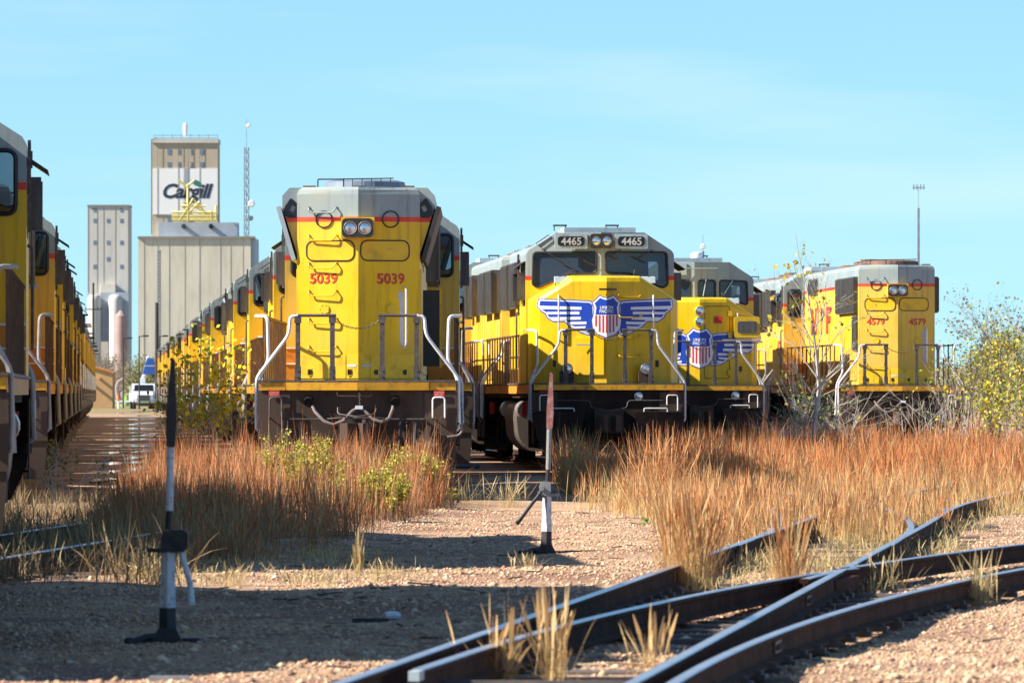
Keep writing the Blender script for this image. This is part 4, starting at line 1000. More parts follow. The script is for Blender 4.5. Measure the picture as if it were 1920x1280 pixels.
def tie(parent, p, ang, w=2.6):
    global TIE
    if TIE is None:
        m_ = MB(); m_.bbox(-1.3, 1.3, -0.115, 0.115, -0.17, 0.0, 0.015); TIE = m_.build('tie', 'tie_wood', parent)
        o = TIE
    else:
        o = TIE.copy(); C.objects.link(o); o.parent = parent
    o.location = (p.x, p.y, -0.203 + random.uniform(-0.02, 0.010)); o.rotation_euler = (random.uniform(-.01, .01), random.uniform(-.008, .008), ang + random.uniform(-0.03, 0.03)); o.scale = (w / 2.6, 1, 1)
GA = 0.7525              # half gauge to rail centre
def track(label, centre, ties=None, sides=(-1, 1), name='railway_track'):
    root = empty(name, (0, 0, 0), 0, label, 'railway track')
    path = smooth_path(centre)
    for s_ in sides: rail(offset(path, s_ * GA), root)
    if ties:
        acc = 0
        for i in range(len(path) - 1):
            acc += (path[i + 1] - path[i]).length
            if acc > 0.6 and ties[0] < path[i].y < ties[1]:
                acc = 0; t = path[i + 1] - path[i]; tie(root, path[i], -math.atan2(t.x, t.y))
    return root
SA = 0.0869
def XA(d): return -0.886 + SA * (d - 39.4)       # left rail of the straight lead
ca = 1 / math.sqrt(1 + SA * SA)
lead = track('straight lead track running from the lower middle to the grass at right', [(XA(d) + GA / ca, d) for d in (34, 60, 85, 102)] + [(7.9, 125), (9.1, 150), (9.9, 185), (9.86 - SL * 30, 222)], (36, 112))
def XB(d):
    t = d - 40.4; return -0.594 + 0.0861 * t + 0.00219 * t * t
turn = empty('turnout', (0, 0, 0), 0, 'near turnout curving off to the right edge with its frog', 'railway track')
rail(smooth_path([(XB(d), d) for d in (41.3, 46, 51, 56, 60, 63.4)], 0.7), turn, -0.004, 'switch_point')
rail(smooth_path([(XB(d), d) for d in (64.6, 70, 75, 82, 90)], 0.7), turn)
tail = [Vector((XB(d), d, 0)) for d in np.arange(38, 90, 1.0)]
rail(offset(tail, 2 * GA), turn, -0.004)
pt = MB(); pt.box(-0.03, 0.03, -0.18, 0.08, -0.06, -0.006); tip = pt.build('point_tip', 'pale_grey', turn); tip.location = (XB(41.3) + 0.0, 41.2, 0.0); tip.rotation_euler = (0, 0, -0.09)
fr = MB(); fr.prism_z([(-0.04, -1.2), (0.04, -1.2), (0.07, 0.1), (0.08, 0.5), (-0.03, 0.5), (-0.06, 0.1)], -0.17, -0.05)
fg = fr.build('frog', 'rail_rust', turn); fg.location = (2.80, 63.9, 0); fg.rotation_euler = (0, 0, -0.14)
wr = [(2.36, 61.4), (2.60, 63.2), (2.72, 64.2), (2.95, 65.2)]
rail(smooth_path(wr, 0.4), turn, -0.006, 'wing_rail')
for d in (47.0,):
    tie(turn, Vector((XA(d) + 1.15, d, 0)), -0.09, 3.4)
rd = MB(); rd.cyl((-1.15, 0, -0.13), (1.0, 0.05, -0.13), 0.02, 8); ro = rd.build('switch_rod', 'steel_dull', turn); ro.location = (XA(42.5) + 0.75, 42.5, 0)
# tie plates with spikes under the near rails
PLATE = None
def plates(parent, xf, d0, d1):
    global PLATE
    d = d0
    while d < d1:
        if PLATE is None:
            m_ = MB(); m_.box(-0.14, 0.14, -0.09, 0.09, -0.215, -0.176)
            for a in (-0.095, 0.095):
                for b_ in (-0.05, 0.05): m_.box(a - 0.018, a + 0.018, b_ - 0.018, b_ + 0.018, -0.176, -0.150)
            PLATE = m_.build('tie_plate', 'steel_dull', parent); o = PLATE
        else:
            o = PLATE.copy(); C.objects.link(o); o.parent = parent
        o.location = (xf(d), d, 0); o.rotation_euler = (0, 0, -0.09 + random.uniform(-0.05, 0.05)); d += 1.15
plates(lead, XA, 39.5, 66); plates(lead, lambda d: XA(d) + 2 * GA, 44, 68); plates(turn, lambda d: XB(d) + 2 * GA, 39.5, 64)
jb = MB(); jb.box(0.012, 0.035, -0.3, 0.3, -0.125, -0.05)
for y in (-0.22, -0.08, 0.08, 0.22): jb.cyl((0.03, y, -0.088), (0.055, y, -0.088), 0.018, 6)
for xf, d in ((lambda d: XB(d) + 2 * GA, 47.5), (XA, 52.0), (lambda d: XA(d) + 2 * GA, 58.0)):
    o = jb.build('joint_bar', 'steel_dull', turn); o.location = (xf(d), d, 0); o.rotation_euler = (0, 0, -0.1)
# second turnout, bending left towards 4465
t2 = empty('turnout', (0, 0, 0), 0, 'far turnout whose curved rails bend left in the orange grass', 'railway track')
dpts = [(3.70, 74.6), (4.18, 80.6), (4.52, 86.0), (4.76, 92.5), (4.82, 98.0), (4.68, 102.3), (4.3, 110), (3.7, 122), (3.0, 140), (2.76, 156), (2.0, 178), (0.8, 200)]
dp = smooth_path(dpts, 0.8)
rail(dp, t2, -0.003); rail(offset(dp, -2 * GA), t2, -0.003)
fr = MB(); fr.prism_z([(-0.12, -1.2), (0.12, -1.2), (0.2, 1.2), (-0.2, 1.2)], -0.16, -0.012); fg = fr.build('frog', 'pale_grey', t2); fg.location = (4.66, 102.0, 0)
for d in (84.0, 93.0, 97.0):
    tie(t2, Vector((XA(d) + 0.6, d, 0)), -0.05, 3.0)
gr_ = rail(smooth_path([(5.25, 94), (5.45, 96.5), (5.7, 99)], 0.8), t2, -0.004, 'guard_rail')
# tracks under the rows
track('track under locomotive 5039 entering from the left grass', [(-6.9, 44), (-5.95, 60), (-5.25, 71), (-4.65, 80), (-3.7, 95), (-2.95, 108), (-2.5, 118.7), (-2.42, 130), (-2.52, 141), (-2.95, 150), (RX(164), 164), (RX(560), 560)], (60, 150))
track('track under the left row of stored locomotives', [(LX(20), 20), (LX(300), 300), (LX(560), 560)])
track('track under the locomotive with stacked nose headlights', [(7.4, 140), (5.6, 170), (4.66, 192), (4.66 - SL * 60, 252)])

# ---------------------------------------------------------------- switch stands
simple('stand_black', (0.022, 0.020, 0.022), 0.6, var=0.3, scale=6, dirt=(0.10, 0.06, 0.045), dirtamt=0.5)
simple('stand_white', (0.62, 0.64, 0.66), 0.55, var=0.08, scale=7, dirt=(0.05, 0.04, 0.04), dirtamt=0.9)
simple('stand_grey', (0.30, 0.30, 0.29), 0.5, var=0.2, scale=8, dirt=(0.06, 0.045, 0.04), dirtamt=0.6)
simple('target_red', (0.42, 0.16, 0.13), 0.6, var=0.25, scale=6, dirt=(0.60, 0.55, 0.52), dirtamt=0.7)
def switch_stand(base, label, side, body, tgt_mat, lean=0.0):
    r = empty('switch_stand', base, 0, label, 'switch stand', 'switch stands beside the lead'); r.rotation_euler = (0, lean, 0)
    b = MB(); b.box(-0.10, 0.10, -0.10, 0.10, -0.03, 0.035); b.bbox(-0.30, 0.22, 0.10, 0.26, -0.06, 0.03, 0.01)
    b.prism_y([(-0.095, 0.035), (0.095, 0.035), (0.062, 0.10), (-0.062, 0.10)], -0.08, 0.08); b.tube([Vector((-0.06, -0.06, 0.05)), Vector((-0.14, -0.10, 0.045)), Vector((-0.26, -0.2, 0.0))], 0.022, 6); b.build('base', 'stand_black', r)
    p = MB()
    p.tube([(0, 0, 0.05), (0, 0, 0.24)], [0.062, 0.055], 4); p.build('post_foot', 'stand_black', r)
    p = MB(); p.tube([(0, 0, 0.24), (0, 0, 0.62)], [0.055, 0.047], 4); p.build('post', 'stand_white', r)
    g = MB(); g.prism_y(roundpoly([(-0.045, 0.62), (0.11, 0.62), (0.135, 0.66), (0.14, 0.75), (0.10, 0.775), (-0.03, 0.765), (-0.05, 0.71)], 0.012, 2) if side > 0 else roundpoly([(-0.04, 0.62), (0.06, 0.62), (0.085, 0.66), (0.085, 0.74), (0.05, 0.775), (-0.035, 0.77)], 0.015, 2), -0.06, 0.07)
    g.box(-0.14, 0.06, -0.03, 0.03, 0.615, 0.645); g.cyl((0.06, -0.09, 0.70), (0.06, -0.05, 0.70), 0.028, 8); g.cyl((0.09, -0.075, 0.655), (0.09, -0.05, 0.655), 0.016, 6)
    if side < 0: g.v = [Vector((-v.x, v.y, v.z)) for v in g.v]
    g.build('gear_box', body, r)
    h = MB(); s_ = side
    h.tube([Vector((s_ * 0.08, -0.03, 0.64)), Vector((s_ * 0.11, -0.05, 0.56)), Vector((s_ * 0.155, -0.08, 0.40)), Vector((s_ * 0.165, -0.09, 0.26))] if side > 0 else
           [Vector((-0.06, -0.04, 0.68)), Vector((-0.10, -0.06, 0.61)), Vector((-0.15, -0.09, 0.55)), Vector((-0.26, -0.14, 0.40)), Vector((-0.32, -0.16, 0.32))], [0.020, 0.020, 0.022, 0.026] if side > 0 else [0.02, 0.02, 0.02, 0.021, 0.027], 7)
    h.build('lever', 'stand_white' if side > 0 else 'stand_black', r, True)
    m_ = MB(); m_.cyl((0, 0, 0.77), (0.008, 0, 0.90), 0.022, 8); m_.build('mast_foot', 'stand_black', r)
    m_ = MB(); m_.cyl((0.008, 0, 0.90), (0.012, 0, 1.33), 0.026, 8); m_.build('mast', 'stand_white' if side > 0 else 'stand_grey', r)
    t = MB(); t.prism_y(roundpoly([(-0.018, 1.33), (0.045, 1.33), (0.055, 1.50), (0.040, 1.93), (0.012, 1.95), (-0.020, 1.55)], 0.02, 2), -0.012, 0.012); t.build('target', tgt_mat, r)
    return r
b1 = G(314, 1208); switch_stand((b1.x, b1.y, gh(b1.x, b1.y)), 'near dark switch stand with white-banded mast in shade at left', 1, 'stand_black', 'stand_black', 0.006)
b2 = G(1024, 1036); switch_stand((b2.x, b2.y, gh(b2.x, b2.y)), 'switch stand with faded red target on the lit gravel in front of 4465', -1, 'stand_grey', 'target_red', 0.016)
b2r = MB(); b2r.cyl((0.2, 0.0, 0.02), (2.2, 0.9, 0.01), 0.018, 6)
o = b2r.build('throw_rod', 'steel_dull'); o.location = (b2.x, b2.y, gh(b2.x, b2.y)); tag(o, 'thin throw rod on the gravel running right from the red-target switch stand', 'rod')

# ---------------------------------------------------------------- gravel
def stones(name, label, n_, xf, d0, d1, smin, smax):
    d = d0 + (d1 - d0) * rng.random(n_) ** 1.0; lo, hi = xf(d); x = lo + (hi - lo) * rng.random(n_)
    s_ = smin + (smax - smin) * rng.random(n_) ** 2.5
    base = np.array([(1, 0, 0), (-1, 0, 0), (0, 1, 0), (0, -1, 0), (0, 0, 1), (0, 0, -1)], float)
    v = base[None] * (0.65 + 0.7 * rng.random((n_, 6, 1))) + rng.normal(0, 0.16, (n_, 6, 3))
    a = rng.random(n_) * 6.28; ca_, sa_ = np.cos(a)[:, None], np.sin(a)[:, None]
    X = v[..., 0] * ca_ - v[..., 1] * sa_; Y = v[..., 0] * sa_ + v[..., 1] * ca_; Z = v[..., 2] * 0.62
    z = np.array([gh(p, q) for p, q in zip(x, d)]) if n_ < 60000 else np.full(n_, GZ)
    vv = np.stack([X * s_[:, None] + x[:, None], Y * s_[:, None] + d[:, None], Z * s_[:, None] + z[:, None] + s_[:, None] * 0.12], -1).reshape(-1, 3)
    fc = np.array([(0, 2, 4), (2, 1, 4), (1, 3, 4), (3, 0, 4), (2, 0, 5), (1, 2, 5), (3, 1, 5), (0, 3, 5)]).ravel()
    idx = (np.arange(n_)[:, None] * 6 + fc[None]).ravel()
    pal = np.array([(0.45, 0.29, 0.18), (0.52, 0.36, 0.22), (0.36, 0.21, 0.13), (0.58, 0.44, 0.29), (0.40, 0.25, 0.17), (0.28, 0.17, 0.12), (0.48, 0.32, 0.21)])
    c = pal[rng.integers(0, len(pal), n_)] * (0.95 + 0.45 * rng.random((n_, 1)))
    o = tinted_mesh(name, vv, idx, 3, np.repeat(c, 6, 0), 'stone'); tag(o, label, 'gravel', kind='stuff'); return o
fx = lambda d: (-0.0674 * d - 0.3, 0.0674 * d + 0.3)
stones('gravel', 'loose pinkish gravel stones over the near yard ground', 48000, fx, 43, 66, 0.006, 0.021)
stones('gravel', 'scattered larger stones on the near gravel', 1800, fx, 43, 75, 0.02, 0.05)
stones('gravel', 'loose gravel stones over the middle yard ground', 40000, lambda d: (-0.03 * d - 0.3, 0.0674 * d + 0.3), 66, 112, 0.008, 0.026)

def sticks(n_):
    d = 44 + 66 * rng.random(n_); x = (-0.045 + 0.11 * rng.random(n_)) * d; z = np.array([gh(p, q) for p, q in zip(x, d)]) + 0.012
    a = rng.random(n_) * 6.28; ln = 0.04 + 0.16 * rng.random(n_) ** 2; w = 0.003 + 0.006 * rng.random(n_)
    ex, ey = np.cos(a) * ln, np.sin(a) * ln; px_, py_ = -np.sin(a) * w, np.cos(a) * w
    up = 0.02 * rng.random(n_)
    V = np.stack([np.stack([x - ex - px_, d - ey - py_, z], -1), np.stack([x - ex + px_, d - ey + py_, z], -1), np.stack([x + ex + px_, d + ey + py_, z + up], -1), np.stack([x + ex - px_, d + ey - py_, z + up], -1), np.stack([x - ex, d - ey, z + w * 1.6], -1), np.stack([x + ex, d + ey, z + up + w * 1.6], -1)], 1).reshape(-1, 3)
    f = np.array([0, 3, 5, 4, 1, 4, 5, 2, 0, 1, 2, 3]); c = np.array([(0.10, 0.07, 0.055), (0.30, 0.22, 0.15), (0.45, 0.34, 0.2)])[rng.integers(0, 3, n_)]
    o = tinted_mesh('debris', V, (np.arange(n_)[:, None] * 6 + f[None]).ravel(), 4, np.repeat(c, 6, 0), 'stone'); tag(o, 'small sticks and scraps strewn over the gravel', 'debris', kind='stuff')
sticks(700)
# ---------------------------------------------------------------- dry grass
def blades(x, d, h, lean, w, cb, ct, curve=0.25, head=1.0, thin=1.0):
    """ribbons of three quads; cb, ct base and tip colours (n,3)"""
    n_ = len(x); az = rng.random(n_) * 6.283; ph = rng.random(n_) * 6.283
    z0 = np.full(n_, GZ - 0.03); ts = np.array([0, 0.4, 0.75, 1.0])
    wx = np.cos(ph) * w / 2; wy = np.sin(ph) * w / 2
    ws = np.array([1.0 * thin, 0.8 * thin, 1.25 * head, 0.25]); V = np.zeros((n_, 8, 3)); T = np.zeros((n_, 8, 3))
    for k, t in enumerate(ts):
        off = lean * (t * (1 - curve) + curve * t * t)
        cx = x + np.cos(az) * off; cy = d + np.sin(az) * off; cz = z0 + h * (t - 0.5 * (lean / np.maximum(h, .05)) ** 2 * t * t)
        V[:, 2 * k] = np.stack([cx - wx * ws[k], cy - wy * ws[k], cz], -1); V[:, 2 * k + 1] = np.stack([cx + wx * ws[k], cy + wy * ws[k], cz], -1)
        T[:, 2 * k] = T[:, 2 * k + 1] = cb * (1 - t) + ct * t
    f = np.array([0, 1, 3, 2, 2, 3, 5, 4, 4, 5, 7, 6])
    return V.reshape(-1, 3), (np.arange(n_)[:, None] * 8 + f[None]).ravel(), T.reshape(-1, 3)
STRAW = np.array([(0.58, 0.42, 0.18), (0.66, 0.50, 0.24), (0.50, 0.34, 0.14), (0.54, 0.44, 0.19)])
RUST = np.array([(0.52, 0.17, 0.060), (0.58, 0.22, 0.082), (0.44, 0.13, 0.045), (0.60, 0.30, 0.13), (0.32, 0.09, 0.034), (0.62, 0.38, 0.18)])
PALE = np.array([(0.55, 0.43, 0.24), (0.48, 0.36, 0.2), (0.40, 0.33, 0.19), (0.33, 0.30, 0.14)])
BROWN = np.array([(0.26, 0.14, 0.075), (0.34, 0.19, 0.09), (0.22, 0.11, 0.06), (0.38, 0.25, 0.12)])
ORANGE = np.array([(0.50, 0.20, 0.06), (0.58, 0.28, 0.09), (0.40, 0.145, 0.045), (0.60, 0.38, 0.16)])
def near_gold(x, d):
    px = 960 + x * FPX / d; f = np.zeros(len(x))
    for c, dd in ((585, 104), (690, 101), (640, 102)): f = np.maximum(f, np.where((np.abs(px - c) < 60) & (d < dd), 0.78, 0))
    return rng.random(len(x)) > f
TAN = np.array([(0.60, 0.38, 0.17), (0.66, 0.46, 0.23), (0.56, 0.32, 0.14)])
def pick(p, n_, v=0.25): return p[rng.integers(0, len(p), n_)] * (1 - v + 2 * v * rng.random((n_, 1)))
def field(name, label, n_, d0, d1, xf, hf, base=STRAW, tip=RUST, lean=0.22, w=0.010, clump=0.5, keep=None, head=1.0):
    """clumped stems; xf(d)->(lo,hi) arrays, hf(x,d)->height"""
    nc = max(1, n_ // 28)
    dc = d0 + (d1 - d0) * rng.random(nc); lo, hi = xf(dc); xc = lo + (hi - lo) * rng.random(nc)
    gap = np.sin(xc * 2.1 + dc * 0.37) * np.sin(xc * 0.9 - dc * 0.21 + 1.3) + 0.5 * np.sin(xc * 4.3 + dc * 0.11)
    ok = (gap > -0.25) | (rng.random(nc) < 0.3)
    dc, xc = dc[ok], xc[ok]; nc = len(dc); n_ = int(n_ * ok.mean())
    i = rng.integers(0, nc, n_); cr = clump * (0.4 + 0.8 * rng.random(nc))
    x = xc[i] + rng.normal(0, 1, n_) * cr[i] * 0.22; d = dc[i] + rng.normal(0, 1, n_) * cr[i] * 0.3
    hc = (0.45 + 0.75 * rng.random(nc)); h = hf(x, d) * hc[i] * (0.6 + 0.55 * rng.random(n_)) * np.where(rng.random(n_) < 0.06, 1.3, 1.0)
    if keep is not None:
        k = keep(x, d); x, d, h, i = x[k], d[k], h[k], i[k]
    n_ = len(x); tone = (0.75 + 0.5 * rng.random(nc))[i][:, None]
    tp = pick(tip, n_); odd = rng.random(n_) < 0.09; tp[odd] = pick(PALE * 1.15, n_)[odd]
    ln = h * lean * rng.random(n_) * np.where(rng.random(n_) < 0.12, 3.4, 1.6); ln = np.minimum(ln, h * 0.95)
    V, F, T = blades(x, d, h, ln, w * (0.6 + 0.8 * rng.random(n_)), pick(base, n_) * tone, tp * tone, head=head)
    o = tinted_mesh(name, V, F, 4, T, 'plant'); tag(o, label, 'grass', kind='stuff'); return o
def interp(ds, xs_): return lambda d: np.interp(d, ds, xs_)
lo = interp([70, 78, 95, 112, 119], [-3.4, -4.3, -4.9, -5.0, -4.9]); hi = interp([70, 78, 95, 106, 113, 119], [-2.4, -1.9, -1.75, -1.25, -1.05, -1.3])
field('bluestem_grass', 'dense rust-coloured tall grass in front of locomotive 5039', 52000, 88, 118, lambda d: (lo(d), hi(d)), lambda x, d: np.interp(d, [80, 90, 104, 118], [0.45, 0.68, 0.82, 0.92]), base=BROWN, lean=0.22, w=0.006, keep=near_gold)
field('bluestem_grass', 'lower brown grass at the near edge of the tall stand', 12000, 76, 92, lambda d: (lo(d), hi(d) - 0.2), lambda x, d: np.interp(d, [76, 92], [0.35, 0.75]), base=BROWN, tip=np.concatenate([RUST, PALE * 0.8]), lean=0.35, w=0.006, keep=near_gold)
field('bluestem_grass', 'rust-coloured grass beside the track left of 5039', 9000, 112, 140, lambda d: (-0.0425 * d - 0.6, -0.0425 * d + 0.5), lambda x, d: 0.85 + 0 * d, base=BROWN, lean=0.2, w=0.006)
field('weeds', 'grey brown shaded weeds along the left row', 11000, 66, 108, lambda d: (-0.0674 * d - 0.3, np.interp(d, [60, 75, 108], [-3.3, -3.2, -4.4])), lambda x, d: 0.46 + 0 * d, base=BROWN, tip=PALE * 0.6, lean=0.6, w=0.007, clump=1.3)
field('weeds', 'low dry weeds along the edge of the tall grass', 2600, 68, 82, lambda d: (-3.6 + 0 * d, np.interp(d, [68, 82], [-0.9, -1.2])), lambda x, d: 0.17 + 0 * d, base=PALE, tip=STRAW, lean=0.9, w=0.007, clump=1.1)
rlo = interp([92, 100, 112, 125, 150, 200], [2.0, 1.75, 1.2, 0.9, 0.8, 1.8]); rhi = interp([92, 101, 106, 150, 200], [4.2, 5.5, 7.6, 10.8, 14.2])
free = lambda x, d: ~((d > 150) & (x < 3.5))
field('bluestem_grass', 'wide field of orange tall grass in front of the right-hand locomotives', 66000, 126, 188, lambda d: (rlo(d), rhi(d)), lambda x, d: np.interp(d, [120, 160, 190], [0.72, 0.85, 0.92]), base=ORANGE, lean=0.3, w=0.0075, keep=free)
field('bluestem_grass', 'looser orange stems at the near side of the right-hand field', 12000, 103, 130, lambda d: (rlo(d), rhi(d)), lambda x, d: np.interp(d, [103, 130], [0.50, 0.70]), base=STRAW, tip=np.concatenate([RUST, RUST, TAN]), lean=0.3, w=0.006, clump=0.8)
field('straw_grass', 'pale straw grass under the orange stems at right', 34000, 97, 150, lambda d: (rlo(d) + 0.3, rhi(d)), lambda x, d: np.interp(d, [97, 105, 140], [0.16, 0.27, 0.42]), base=PALE * 1.1, tip=STRAW * 1.1, lean=0.55, w=0.006, clump=0.8)
field('straw_grass', 'sparse dry grass between the turnout rails', 7000, 64, 104, lambda d: (XA(d) + 0.1, XA(d) + 1.9), lambda x, d: 0.22 + 0 * d, base=PALE, tip=STRAW, lean=0.7, w=0.006, clump=0.8)
field('bluestem_grass', 'orange grass stems growing along the far turnout', 6500, 84, 108, lambda d: (np.interp(d, [84, 108], [2.0, 1.7]), np.interp(d, [84, 100, 108], [4.3, 5.4, 7.4])), lambda x, d: 0.58 + 0 * d, tip=np.concatenate([RUST, RUST, TAN]), lean=0.25, w=0.006, clump=0.35)
def tuft(px, py, hpx, n_, wpx, label, tip=RUST, base=STRAW, w=0.010, lean=0.25, head=1.0, leafy=True):
    """seed-headed stalks with finer leaves at the foot"""
    b_ = G(px, py); s_ = FPX / b_.y; h = hpx / s_; sp_ = wpx / s_
    m1 = n_; m2 = n_ * 2 if leafy else 1
    def part_(k, hh, ww, ln, hd):
        x = rng.normal(0, sp_ * 0.30, k); d = rng.normal(0, sp_ * 0.5, k)
        return blades(x, d, hh * (0.55 + 0.5 * rng.random(k)), hh * ln * rng.random(k) * 1.5, ww * (0.6 + 0.9 * rng.random(k)), pick(base, k), pick(tip, k), head=hd, thin=0.4)
    A_ = part_(m1, h, w, lean, head); B_ = part_(m2, h * 0.6, w * 0.55, lean * 1.8, 0.5)
    V = np.concatenate([A_[0], B_[0]]); F = np.concatenate([A_[1], B_[1] + len(A_[0])]); T = np.concatenate([A_[2], B_[2]])
    V[:, 2] -= GZ
    o = tinted_mesh('grass_tuft', V, F, 4, T, 'plant'); o.location = (b_.x, b_.y, gh(b_.x, b_.y)); tag(o, label, 'grass tuft', 'single grass tufts'); return o
tuft(940, 1275, 170, 26, 70, 'tan grass tuft at the bottom edge beside the switch point', TAN, w=0.016)
tuft(1035, 1275, 195, 30, 55, 'tallest tan grass tuft crossing the two near rails', TAN, w=0.016)
tuft(1215, 1268, 150, 20, 70, 'tan grass tuft between the rails at the bottom edge', TAN, w=0.015)
tuft(1290, 1105, 215, 300, 85, 'large orange grass clump on the left rail of the lead', np.concatenate([TAN, RUST[1:4]]), w=0.009, lean=0.2)
tuft(1345, 1040, 120, 130, 90, 'orange grass clump behind the large one on the rail', RUST)
tuft(1478, 1125, 190, 110, 38, 'slim reddish grass clump in front of the frog', np.concatenate([TAN, RUST]), w=0.009, lean=0.18)
tuft(1840, 1135, 120, 55, 55, 'pale grass tuft on the curved rail near the right edge', PALE, lean=0.35)
tuft(1650, 1105, 100, 40, 80, 'bent straw grass tuft right of the frog', PALE, lean=0.8)
tuft(1080, 925, 130, 150, 45, 'straw grass clump in front of the plow of 4465', np.concatenate([TAN, STRAW]), lean=0.25)
tuft(1240, 960, 170, 300, 90, 'orange grass clump at the right corner of 4465', RUST, lean=0.3)
tuft(885, 948, 70, 40, 70, 'small bleached grass tuft on the gravel right of 5039', PALE, lean=0.9)
tuft(955, 950, 75, 70, 40, 'bleached grass tuft left of the red-target switch stand', PALE, lean=0.7)
tuft(1400, 1000, 120, 120, 90, 'orange grass clump left of the far turnout curve', RUST)
tuft(1565, 1010, 110, 90, 60, 'orange grass clump inside the far turnout curve', RUST)
tuft(1750, 1000, 90, 80, 60, 'orange grass clump beside the far right rail', RUST)
tuft(270, 1085, 60, 60, 60, 'pale leafy tuft behind the near switch stand', PALE, lean=0.8, w=0.018)
tuft(425, 1090, 55, 40, 50, 'pale tuft in the sunlit strip right of the near switch stand', PALE, lean=0.7, w=0.016)
tuft(590, 1092, 40, 70, 120, 'low pale tuft in the middle of the sunlit strip', PALE, lean=0.8)
tuft(990, 1072, 45, 40, 60, 'low green-yellow tuft left below the red-target switch stand', PALE, lean=0.8)
tuft(672, 1072, 90, 40, 10, 'bare weed stalks at the edge of the shade', PALE, lean=0.1, w=0.016, head=0.6)

# ---------------------------------------------------------------- shrubs, saplings and trees
simple('bark_pale', (0.50, 0.46, 0.40), 0.8, var=0.25, scale=6, dirt=(0.2, 0.16, 0.13), dirtamt=0.5)
simple('bark_dark', (0.10, 0.075, 0.06), 0.85, var=0.3, scale=6)
simple('bark_grey', (0.24, 0.19, 0.16), 0.85, var=0.3, scale=4)
def grow(mb, p, dirv, length, r, depth, tips, rnd, spread=0.6, kids=3, droop=0.0, n=5):
    q = [p]; d = dirv.normalized(); k = 4
    for i in range(k):
        d = (d + Vector((rnd.uniform(-1, 1), rnd.uniform(-1, 1), rnd.uniform(-0.6, 0.8) - droop)) * 0.14).normalized()
        q.append(q[-1] + d * (length / k))
    mb.tube(q, [r * (1 - 0.6 * i / k) for i in range(k + 1)], n)
    if depth == 0:
        tips += q[1:]; return
    for j in range(kids):
        t = rnd.uniform(0.35, 1.0); a = q[min(k, int(t * k))]
        nd = (d + Vector((rnd.uniform(-1, 1), rnd.uniform(-1, 1), rnd.uniform(-0.45, 0.6))) * spread * 1.6).normalized()
        grow(mb, a, nd, length * rnd.uniform(0.5, 0.75), r * 0.45, depth - 1, tips, rnd, spread, kids, droop, max(3, n - 1))
def leaves(parent, tips, n_, size, pal, jitter, name='leaves', mat='plant'):
    tp = np.array([tuple(t) for t in tips]); i = rng.integers(0, len(tp), n_); c = tp[i] + rng.normal(0, jitter, (n_, 3))
    a = rng.normal(0, 1, (n_, 3)); a /= np.linalg.norm(a, axis=1)[:, None]; b_ = np.cross(a, rng.normal(0, 1, (n_, 3))); b_ /= np.linalg.norm(b_, axis=1)[:, None]
    s_ = size * (0.55 + 0.8 * rng.random((n_, 1)))
    V = np.stack([c - a * s_ * 0.55, c + b_ * s_ * 0.42, c + a * s_ * 0.6, c - b_ * s_ * 0.42], 1).reshape(-1, 3)
    T = np.repeat(pick(np.array(pal), n_, 0.3), 4, 0)
    return tinted_mesh(name, V, np.arange(4 * n_), 4, T, mat, parent)
YG = [(0.72, 0.52, 0.03), (0.58, 0.50, 0.05), (0.26, 0.34, 0.05), (0.75, 0.50, 0.04), (0.20, 0.28, 0.04)]
def plant(px, d, top, label, cat='shrub', name='shrub', stems=5, r=0.02, depth=2, kids=4, nleaf=300, lsize=0.07, pal=YG, bark='bark_pale', spread=0.5, seed=1, base_w=0.3, droop=0.0, group=None, ltop=0.0, jit=0.05):
    rnd = random.Random(seed); X = (px - 960) * d / FPX; H = CAMH + (HOR - top) * d / FPX - GZ
    root = empty(name, (X, d, GZ), 0, label, cat, group); mb = MB(); tips = []
    for s_ in range(stems):
        dv = Vector((rnd.uniform(-1, 1) * spread, rnd.uniform(-1, 1) * spread, 1.4))
        grow(mb, Vector((rnd.uniform(-1, 1) * base_w, rnd.uniform(-1, 1) * base_w, -0.05)), dv, H * rnd.uniform(0.55, 0.72), r * rnd.uniform(0.7, 1.1), depth, tips, rnd, spread, kids, droop)
    mb.build('stems', bark, root)
    if nleaf:
        tt = [t for t in tips if t.z > ltop * H] or tips
        leaves(root, tt, nleaf, lsize, pal, jit)
    return root
